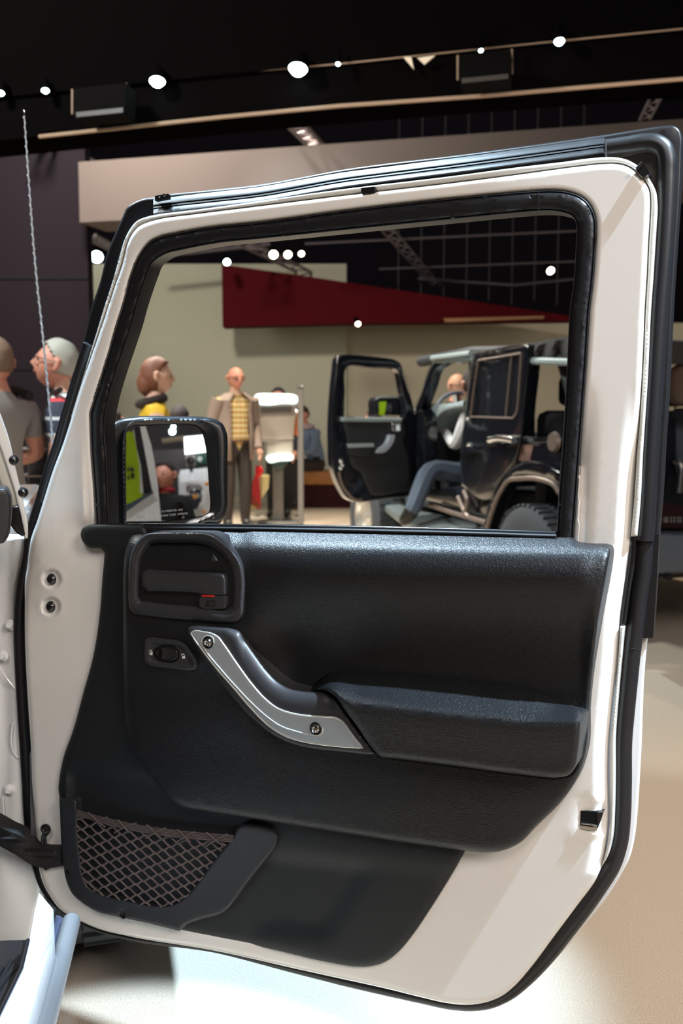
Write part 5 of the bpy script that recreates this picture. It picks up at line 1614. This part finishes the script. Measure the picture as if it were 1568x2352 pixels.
def hmat(R3, pitch=0, yaw=0):
    return np.array(Matrix(R3.tolist()) @ Matrix.Rotation(yaw, 3, 'Z') @ Matrix.Rotation(pitch, 3, 'X'))


def zone_std(sleeve=1.0, collar=0.80, shoe=0.06, H=1.7, z0=0):
    """0 skin 1 top 2 trousers 3 shoes"""
    def f(c, b, t):
        a, e = b
        if a in ('neck',) or (a == 'neckbase' and t > .55): return 0
        if a[:2] == 'wr' : return 0
        if a[:2] == 'el': return 1 if sleeve >= 1 and t < .85 else (0 if sleeve < .99 or t > .85 else 1)
        if a[:2] == 'sh': return 1 if t < sleeve else 0
        if a[:3] == 'hip' or a[:2] == 'kn' : return 2
        if a[:2] == 'an': return 3
        if a == 'pelvis': return 2 if c[2] < z0 + .545 * H else 1
        return 1
    return f


RES = 9.0
# 1 bald man in jacket and plaid shirt, standing
def plaid():
    m = mat('yellow_plaid_cloth', (0.48, 0.36, 0.12), 0.8)
    nt = m.node_tree
    tc = nt.nodes.new('ShaderNodeTexCoord')
    b = nt.nodes['Principled BSDF']
    cur = None
    for ax, sc_, col in (('X', 14, (0.38, 0.16, 0.05)), ('Z', 11, (0.62, 0.52, 0.30))):
        w = nt.nodes.new('ShaderNodeTexWave'); w.bands_direction = ax; w.inputs['Scale'].default_value = sc_ / 2
        nt.links.new(tc.outputs['Object'], w.inputs['Vector'])
        r = nt.nodes.new('ShaderNodeValToRGB'); r.color_ramp.elements[0].position = .62; r.color_ramp.elements[1].position = .72
        nt.links.new(w.outputs['Fac'], r.inputs['Fac'])
        mx = nt.nodes.new('ShaderNodeMix'); mx.data_type = 'RGBA'
        nt.links.new(r.outputs['Color'], mx.inputs[0])
        if cur is None:
            mx.inputs[6].default_value = (0.46, 0.34, 0.10, 1)
        else:
            nt.links.new(cur, mx.inputs[6])
        mx.inputs[7].default_value = (*col, 1)
        cur = mx.outputs[2]
    nt.links.new(cur, b.inputs['Base Color'])
    return m


def loc_of(px, Y):
    p = at(px, HORIZON, Y)
    return (p[0], Y, 0.0)


M_brown = mat('dark_brown_trousers', (0.035, 0.025, 0.022), 0.85)
M_jack = mat('taupe_jacket', (0.26, 0.20, 0.17), 0.85)
M_shoe = mat('dark_shoe_leather', (0.012, 0.011, 0.010), 0.4)
L = loc_of(540, 10.4)
t = thing('person', L, 'bald man in glasses, taupe jacket and yellow plaid shirt standing by the kiosk', 'person')
J, R3 = pose(L, 1.83, -2.55, over={'ell': (-.15, -.03, .64), 'elr': (.15, -.03, .64), 'wrr': (.13, .03, .52), 'par': (.125, .03, .485)})
figure(t, J, 1.83, [M_skin, plaid(), M_brown, M_shoe], zone_std(1.0, H=1.83))
head(t, J['headc'] + np.array([0, 0, .035]), hmat(R3, -0.05), 0.245, M_skinr, None, glasses=M_smooth)
# open jacket: two hanging fronts, back and sleeves
def jacket(root, J, R3, H, m, open_=0.30, low=0.50, wide=1.0):
    V = []; Fc = []
    zs = [0.838, 0.815, 0.79, 0.74, 0.66, 0.58, low]
    nseg = 22
    base = np.array(root.location)
    for z in zs:
        rx = {0.838: .055, 0.815: .095, 0.79: .130}.get(z, .118 + .012 * (0.74 - z)) * wide; ry = {0.838: .055, 0.815: .072, 0.79: .084}.get(z, .078 + .02 * (.74 - z)) * wide
        for k in range(nseg + 1):
            a = math.pi / 2 + open_ + (2 * math.pi - 2 * open_) * k / nseg
            fold = 1 + 0.03 * math.sin(a * 7 + z * 9)
            V.append(base + (R3 @ np.array([math.cos(a) * rx * fold, math.sin(a) * ry * fold, 0])) * H + np.array([0, 0, z * H]))
    for i in range(len(zs) - 1):
        for k in range(nseg):
            Fc.append((i * (nseg + 1) + k, i * (nseg + 1) + k + 1, (i + 1) * (nseg + 1) + k + 1, (i + 1) * (nseg + 1) + k))
    o = mesh_obj('jacket', V, Fc, m, root)
    so = o.modifiers.new('thick', 'SOLIDIFY'); so.thickness = 0.012
    for s in 'lr':
        sl = tube('jacket_sleeve', [J['sh' + s] + np.array([0, 0, .01]), J['sh' + s] * .5 + J['el' + s] * .5, J['el' + s], J['wr' + s]], [.052 * H, .044 * H, .038 * H, .028 * H], m, o, n=12)
    return o


jacket(t, J, R3, 1.83, M_jack, 0.55, 0.43)
tube('belt', [J['pelvis'] + (R3 @ np.array([math.cos(a) * .092, math.sin(a) * .07, 0.02])) * 1.83 for a in np.linspace(0, 2 * math.pi, 25)[:-1]], 0.016, mat('brown_belt', (0.10, 0.05, 0.02), 0.5), t, closed=True, n=6)

# 2 woman in yellow top
M_hairr = mat('auburn_hair', (0.17, 0.06, 0.03), 0.6)
M_yel = mat('yellow_cloth', (0.68, 0.42, 0.02), 0.75)
L = loc_of(355, 6.3)
t = thing('person', L, 'woman with auburn hair and yellow top beyond the side mirror, face in profile', 'person')
J, R3 = pose(L, 1.68, -1.25, over={'ell': (-.15, .03, .64), 'wrl': (-.06, .10, .66), 'pal': (-.03, .11, .67)})
figure(t, J, 1.68, [M_skin, M_yel, M_brown, M_shoe], zone_std(0.12, H=1.68))
hd = head(t, J['headc'] + np.array([0, 0, .03]), hmat(R3, 0.0), 0.235, M_skin, M_hairr, long=True)
c_ = J['headc']
bun = lathe('hair_roll', [(0, .075), (.045, .06), (.062, .01), (.055, -.05), (.025, -.08), (0, -.09)], c_ + R3 @ np.array([0, -.07, -.01]), (0, 0, 1), M_hairr, hd, n=16)
tube('dark_scarf', [J['neck'] + (R3 @ np.array([math.cos(a) * .085, math.sin(a) * .08 - .02, -.045 + .02 * math.sin(a)])) for a in np.linspace(0, 2 * math.pi, 21)[:-1]], 0.032, mat('dark_scarf_cloth', (0.02, 0.014, 0.012), 0.9), t, closed=True, n=8)

# 3 elderly man in striped polo with a black shoulder bag
def stripes():
    m = mat('navy_striped_polo', (0.035, 0.042, 0.065), 0.8)
    nt = m.node_tree; tc = nt.nodes.new('ShaderNodeTexCoord'); b = nt.nodes['Principled BSDF']
    sp = nt.nodes.new('ShaderNodeSeparateXYZ'); nt.links.new(tc.outputs['Object'], sp.inputs[0])
    r = nt.nodes.new('ShaderNodeValToRGB'); r.color_ramp.interpolation = 'CONSTANT'
    mr = nt.nodes.new('ShaderNodeMapRange'); mr.inputs['From Min'].default_value = 0.9; mr.inputs['From Max'].default_value = 1.6
    nt.links.new(sp.outputs['Z'], mr.inputs['Value']); nt.links.new(mr.outputs['Result'], r.inputs['Fac'])
    e = r.color_ramp.elements
    e[0].position = 0; e[0].color = (0.03, 0.04, 0.07, 1); e[1].position = .40; e[1].color = (0.55, 0.6, 0.62, 1)
    for p, c in ((.425, (0.03, 0.04, 0.07)), (.52, (.6, .65, .68)), (.545, (0.03, 0.04, 0.07)), (.66, (.65, .06, .08)), (.69, (.7, .75, .78)), (.72, (0.03, 0.04, 0.07)), (.80, (.6, .65, .68)), (.83, (0.03, 0.04, 0.07))):
        q_ = e.new(p); q_.color = (*c, 1)
    nt.links.new(r.outputs['Color'], b.inputs['Base Color'])
    return m


M_hairg = mat('grey_hair', (0.42, 0.42, 0.38), 0.7)
M_bag = mat('black_bag_cloth', (0.014, 0.012, 0.012), 0.8)
L = loc_of(150, 5.1)
L = (L[0], L[1], 0)
t = thing('person', L, 'grey-haired man in glasses and navy striped polo behind the whip aerial', 'person')
J, R3 = pose(L, 1.70, 1.75, over={'shr': (.12, 0, .79), 'elr': (.15, .0, .62), 'wrr': (.135, .03, .49), 'par': (.13, .035, .455), 'shl': (-.12, 0, .79), 'ell': (-.15, 0, .62), 'wrl': (-.14, .0, .48), 'pal': (-.14, 0, .45)})
figure(t, J, 1.74, [M_skin, stripes(), M_brown, M_shoe], zone_std(0.62, H=1.70))
head(t, J['headc'] + np.array([0, 0, .03]) + R3 @ np.array([0, .02, 0]), hmat(R3, 0.25), 0.25, M_skinr, M_hairg, glasses=M_chrome)
bg = box('shoulder_bag', tuple(J['elr'] + R3 @ np.array([-.03, .17, -.02])), (0.17, 0.13, 0.40), M_bag, t, rot=1.75, bevel=0.05)
tube('bag_piping', [J['elr'] + R3 @ np.array([x_, y_, .05]) for x_, y_ in ((.06, .10), (.07, .17), (.06, .245), (-.03, .26), (-.12, .245), (-.12, .10))], 0.006, mat('grey_piping', (0.25, 0.22, 0.2), 0.6), bg, closed=True, n=5)
tube('bag_piping', [J['elr'] + R3 @ np.array([x_, y_, -.10]) for x_, y_ in ((.06, .10), (.07, .17), (.06, .245), (-.03, .26), (-.12, .245), (-.12, .10))], 0.006, mat('grey_piping', (0.25, 0.22, 0.2), 0.6), bg, closed=True, n=5)
tube('bag_strap', [J['shl'] + R3 @ np.array([0, .0, .08]), J['neckbase'] + R3 @ np.array([.03, .08, .02]), J['chest'] + R3 @ np.array([.12, .13, 0]), J['elr'] + R3 @ np.array([0, .17, .18])], 0.016, M_bag, bg, n=6)

# 4 man in grey shirt at the picture edge
L = loc_of(-5, 4.9)
t = thing('person', L, 'man in grey shirt with a dark backpack strap, cut by the left edge', 'person')
J, R3 = pose(L, 1.70, 0.9, over={'ell': (-.16, .03, .63), 'wrl': (-.05, .14, .62), 'pal': (-.02, .15, .62), 'elr': (.16, .03, .63), 'wrr': (.05, .15, .60), 'par': (.02, .16, .60)})
figure(t, J, 1.70, [M_skinr, mat('grey_shirt_cloth', (0.27, 0.25, 0.24), 0.85), M_brown, M_shoe], zone_std(0.6, H=1.70))
head(t, J['headc'] + np.array([0, 0, .03]), hmat(R3, 0.05), 0.245, M_skinr, mat('brown_grey_hair', (0.20, 0.13, 0.09), 0.8))
tube('backpack_strap', [J['shr'] + R3 @ np.array([-.05, -.09, .05]), J['shr'] + R3 @ np.array([-.06, .03, .085]), J['chest'] + R3 @ np.array([.12, .12, .02]), J['waist'] + R3 @ np.array([.14, .10, .0])], 0.026, M_bag, t, n=8)

# 5 seated man in denim on the bench
def seated(L, H, face, seat_z):
    over = {'pelvis': (0, 0, seat_z + .05), 'waist': (0, .03, seat_z + .13), 'chest': (0, .07, seat_z + .24), 'neckbase': (0, .10, seat_z + .335), 'neck': (0, .12, seat_z + .365), 'headc': (0, .145, seat_z + .415),
            'shl': (-.108, .08, seat_z + .31), 'ell': (-.13, .13, seat_z + .16), 'wrl': (-.07, .24, seat_z + .12), 'pal': (-.05, .265, seat_z + .115), 'shr': (.108, .08, seat_z + .31), 'elr': (.13, .13, seat_z + .16), 'wrr': (.07, .24, seat_z + .12), 'par': (.05, .265, seat_z + .115),
            'hipl': (-.055, .02, seat_z + .04), 'knl': (-.07, .25, seat_z + .045), 'anl': (-.07, .24, .045), 'tol': (-.075, .32, .022), 'hipr': (.055, .02, seat_z + .04), 'knr': (.07, .25, seat_z + .045), 'anr': (.07, .24, .045), 'tor': (.075, .32, .022)}
    return pose(L, H, face, over=over)


M_denim = mat('pale_denim', (0.16, 0.22, 0.33), 0.85)
L = loc_of(728, 12.92)
t = thing('person', L, 'man in pale denim jacket sitting hunched on the orange bench', 'person')
J, R3 = seated(L, 1.75, 2.2, 0.30)
figure(t, J, 1.75, [M_skinr, M_denim, M_brown, M_shoe], zone_std(1.0, H=1.2))
head(t, J['headc'] + np.array([0, 0, .03]), hmat(R3, -0.2), 0.24, M_skinr, mat('short_dark_hair', (0.03, 0.02, 0.018), 0.8))
tube('pink_hood', [J['neck'] + R3 @ np.array([math.cos(a) * .09, math.sin(a) * .08 - .03, -.04]) for a in np.linspace(0, 2 * math.pi, 17)[:-1]], 0.035, mat('pale_pink_cloth', (0.5, 0.38, 0.42), 0.8), t, closed=True, n=8)

# 6 dark figure behind the kiosk
L = loc_of(640, 11.6)
t = thing('person', L, 'person in dark clothes standing behind the white kiosk, only hair and legs showing', 'person')
J, R3 = pose(L, 1.62, 3.0)
figure(t, J, 1.62, [M_skinr, mat('dark_navy_cloth', (0.012, 0.012, 0.022), 0.9), mat('black_trousers', (0.006, 0.005, 0.005), 0.9), M_shoe], zone_std(1.0, H=1.62))
head(t, J['headc'] + np.array([0, 0, .03]), hmat(R3), 0.24, M_skinr, mat('blue_black_hair', (0.015, 0.018, 0.03), 0.7))

# 7 people low behind the mirror
for (px, Y, hz, yaw, hair, lab, cl) in ((256, 6.9, 1.36, 0.4, 'short_dark_hair', 'person with dark hair just above the left corner of the side mirror', (0.25, 0.03, 0.05)),
                                (412, 7.2, 1.37, 0.2, 'short_dark_hair', 'person with dark hair right behind the woman in yellow', (0.02, 0.018, 0.016)),
                                (860, 9.4, 1.34, 1.0, 'short_dark_hair', 'person with dark hair behind the black car mirror', (0.03, 0.02, 0.02))):
    L = loc_of(px, Y)
    t = thing('person', L, lab, 'person')
    J, R3 = pose(L, hz, yaw)
    figure(t, J, hz, [M_skinr, mat('cloth_%d' % px, cl, 0.9), M_brown, M_shoe], zone_std(1.0, H=hz))
    head(t, J['headc'] + np.array([0, 0, .02]), hmat(R3), 0.20, M_skinr, mat(hair, (0.03, 0.02, 0.018), 0.8))

# 8 driver in the black car
L = tuple(jpt(1.45, 0.45, 0))
t = thing('person', L, 'driver in grey sweater and jeans, one foot on the step of the black car', 'person')
o3 = {}
face = math.atan2(-fJ[0], fJ[1])
J, R3 = seated(L, 1.75, face, 0.43)
hand = JS.P(*zj([(690, 655)])[0], -0.25); wrist = JS.P(*zj([(712, 678)])[0], -0.25)
J['wrl'] = wrist; J['pal'] = hand + np.array([0, 0, -.0]); J['ell'] = JS.P(*zj([(800, 800)])[0], -0.16)
J['shl'] = JS.P(*zj([(905, 560)])[0], -0.25)
J['knl'] = JS.P(*zj([(640, 925)])[0], 0.02); J['anl'] = JS.P(*zj([(535, 1195)])[0], 0.22); J['tol'] = JS.P(*zj([(470, 1262)])[0], 0.26)
J['hipl'] = J['pelvis'] + R3 @ np.array([-.09, .03, -.02])
figure(t, J, 1.75, [M_skin, mat('light_grey_sweater', (0.42, 0.42, 0.42), 0.85), mat('blue_jeans', (0.065, 0.085, 0.12), 0.85), M_shoe], zone_std(1.0, H=1.2, z0=0.1))
head(t, J['headc'] + np.array([0, 0, .03]), hmat(R3), 0.24, M_skinr, mat('short_dark_hair', (0.03, 0.02, 0.018), 0.8))

# 9 bald man in suit seen through the black car
L = loc_of(1046, 9.8)
t = thing('person', L, 'bald man in glasses and dark suit, seen through the cabin of the black car', 'person')
J, R3 = pose(L, 1.72, -2.4)
figure(t, J, 1.72, [M_skinr, mat('dark_suit_cloth', (0.02, 0.03, 0.035), 0.8), M_brown, M_shoe], zone_std(1.0, H=1.72))
head(t, J['headc'] + np.array([0, 0, .035]), hmat(R3), 0.25, M_skin, None, glasses=M_smooth)
relief('shirt_collar', [(1036, 906, 1), (1056, 902, 1), (1050, 930, 1), (1044, 936, 1)], Plane(tuple(J['neckbase'] + np.array([0, -.13, 0])), (0, -1, 0)), 0, -0.02, M_print, t, smoothline=False)

# 10 dark figure reflected in the side mirror
pc = R(*z2([(745, 760)])[0], 6.6)
L = (pc[0], pc[1], STG)
t = thing('person', L, 'person in black with dark hair and red collar, reflected in the side mirror', 'person')
Hh = (pc[2] - STG) / 0.915
J, R3 = pose(L, Hh, 0.9)
figure(t, J, Hh, [M_skinr, mat('black_coat_cloth', (0.006, 0.006, 0.007), 0.9), M_brown, M_shoe], zone_std(1.0, H=Hh))
head(t, J['headc'] + np.array([0, 0, .03]), hmat(R3), 0.24, M_skinr, mat('short_dark_hair', (0.03, 0.02, 0.018), 0.8))
tube('red_collar', [J['neck'] + R3 @ np.array([math.cos(a) * .065, math.sin(a) * .06, -.01]) for a in np.linspace(0, 2 * math.pi, 17)[:-1]], 0.018, mat('dark_red_cloth', (0.35, 0.01, 0.02), 0.8), t, closed=True, n=6)

# ================================================================ kiosk, pole, bench, clutter
KY = 10.9
KK = Plane((0, KY, 0), (0, -1, 0))
M_kiosk = mat('off_white_kiosk_panel', (0.46, 0.42, 0.38), 0.6)
kl = at(635, 950, KY)
k = thing('kiosk', (kl[0], KY, 0), 'off-white information kiosk with vented panel and glowing top', 'kiosk')
z4 = lambda pts: Z(450, 600, 3.617, pts)
relief('vented_panel', z4([(500, 1185, 1), (835, 1180, 1), (806, 1468, 1), (486, 1470, 1)]), KK, 0, -0.12, M_kiosk, k, smoothline=False, rnd=(2, 0.006))
relief('top_light', z4([(482, 1130), (500, 1108), (680, 1102), (830, 1118), (848, 1150), (830, 1178), (720, 1180), (600, 1196), (510, 1180)]), KK, 0.03, -0.16, mat('white_glowing_cap', (0.9, 1.0, 1.0), 0.4, emit=((0.80, 0.97, 1.0), 1.6)), k, rnd=(3, 0.02))
for i in range(4):
    y = 1208 + i * 15
    relief('vent_slot', z4([(540, y, 1), (795 - i * 2, y - 3, 1), (795 - i * 2, y + 4, 1), (540, y + 7, 1)]), KK, 0.004, -0.002, mat('vent_shadow_grey', (0.10, 0.09, 0.085), 0.8), k, smoothline=False)
relief('shelf_edge', z4([(480, 1468, 1), (810, 1465, 1), (808, 1480, 1), (600, 1500, 1), (480, 1500, 1)]), KK, 0.06, -0.15, M_kiosk, k, smoothline=False)
relief('leaflet_box', z4([(600, 1500, 1), (800, 1490, 1), (800, 1620, 1), (585, 1625, 1)]), KK, 0.05, -0.15, mat('pale_box_face', (0.62, 0.58, 0.52), 0.6), k, smoothline=False)
relief('lit_tray', z4([(580, 1630), (600, 1616), (800, 1612), (805, 1645), (700, 1660), (600, 1668)]), KK, 0.10, -0.10, mat('white_glowing_tray', (0.9, 1, 1), 0.4, emit=((0.75, 0.97, 0.92), 1.5)), k, rnd=(2, 0.02))
relief('base_bowl', z4([(630, 1660), (760, 1655), (745, 1700), (700, 1740), (650, 1730)]), KK, 0.05, -0.12, mat('dark_green_bowl', (0.03, 0.06, 0.05), 0.3), k, rnd=(3, 0.03))
b0 = at(640, 1070, KY + .25)
box('stand_column', (b0[0], KY + .12, 0.37), (0.12, 0.10, 0.74), M_steelgrey, k, bevel=0.01)
box('stand_foot', (b0[0], KY + .12, 0.02), (0.45, 0.35, 0.04), M_steelgrey, k, bevel=0.01)
pl = at(690, 950, 10.45)
pt = thing('grey_post', (pl[0], 10.45, 0), 'slim square grey post standing right of the kiosk', 'post')
ph = at(690, 888, 10.45)[2]
box('post_shaft', (pl[0], 10.45, ph / 2), (0.062, 0.062, ph), M_steelgrey, pt, bevel=0.006)
box('post_cap', (pl[0], 10.45, ph + .006), (0.07, 0.07, 0.014), M_chrome, pt, bevel=0.003)
box('post_foot', (pl[0], 10.45, 0.006), (0.2, 0.2, 0.012), M_steelgrey, pt, bevel=0.003)
lathe('post_knob', [(0, 0.03), (0.02, 0.02), (0.024, 0)], at(681, 945, 10.40), (-0.3, -1, 0), M_chrome, pt, n=12)
of = relief('orange_leaflet', z4([(820, 1290, 1), (845, 1300, 1), (845, 1450, 1), (806, 1440, 1)]), Plane((0, 10.96, 0), (0, -1, 0)), 0, -0.01, mat('orange_paper', (0.75, 0.22, 0.06), 0.7), smoothline=False)
of.parent = k
for v in of.data.vertices:
    v.co -= k.location
# bench
BY = 13.0
bl = at(655, 1085, BY); br = at(800, 1085, BY)
bz = at(700, 1080, BY)[2]
bn = thing('wooden_bench', ((bl[0] + br[0]) / 2 + .3, BY, 0), 'long bench with orange wooden top on a dark red base', 'bench')
box('bench_top', ((bl[0] + br[0]) / 2 + .3, BY, bz - 0.09), (br[0] - bl[0] + .6, 0.55, 0.18), mat('orange_wood', (0.55, 0.24, 0.07), 0.5, noise=(9, (0.42, 0.17, 0.05), 0.5)), bn, bevel=0.01)
box('bench_base', ((bl[0] + br[0]) / 2 + .3, BY + .1, (bz - .18) / 2), (br[0] - bl[0] + .5, 0.40, bz - .18), mat('dark_red_base', (0.06, 0.006, 0.012), 0.7), bn, bevel=0.005)
# red leaflet stand and red bag
rl = at(585, 1150, 10.9)
rs = thing('red_display_stand', (rl[0], 10.9, 0), 'red and cream leaflet stand on the floor right of the plaid-shirted man', 'stand')
RP = Plane((0, 10.9, 0), (0.2, -1, 0))
relief('red_side', z4([(520, 1700, 1), (540, 2040, 1), (520, 2065, 1), (430, 2000, 1), (470, 1840, 1)]), RP, 0, -0.04, mat('bright_red_card', (0.62, 0.02, 0.03), 0.6), rs, smoothline=False)
relief('cream_side', z4([(548, 1790, 1), (610, 1780, 1), (600, 1890, 1), (540, 1975, 1)]), RP, 0.02, -0.2, mat('cream_card', (0.62, 0.52, 0.25), 0.7), rs, smoothline=False)
relief('foot', z4([(430, 1990, 1), (470, 1930, 1), (540, 2040, 1), (415, 2085, 1)]), RP, 0.0, -0.2, mat('cream_card', (0.62, 0.52, 0.25), 0.7), rs, smoothline=False)
ht = relief('red_balloon', z4([(500, 1700), (540, 1705), (558, 1730), (552, 1765), (520, 1800), (500, 1780), (494, 1730)]), RP, 0.08, 0.03, mat('glossy_red', (0.85, 0.01, 0.02), 0.3), rnd=(6, 0.03))
tag(ht, 'small glossy red bag beside the trousers of the plaid-shirted man', 'bag')
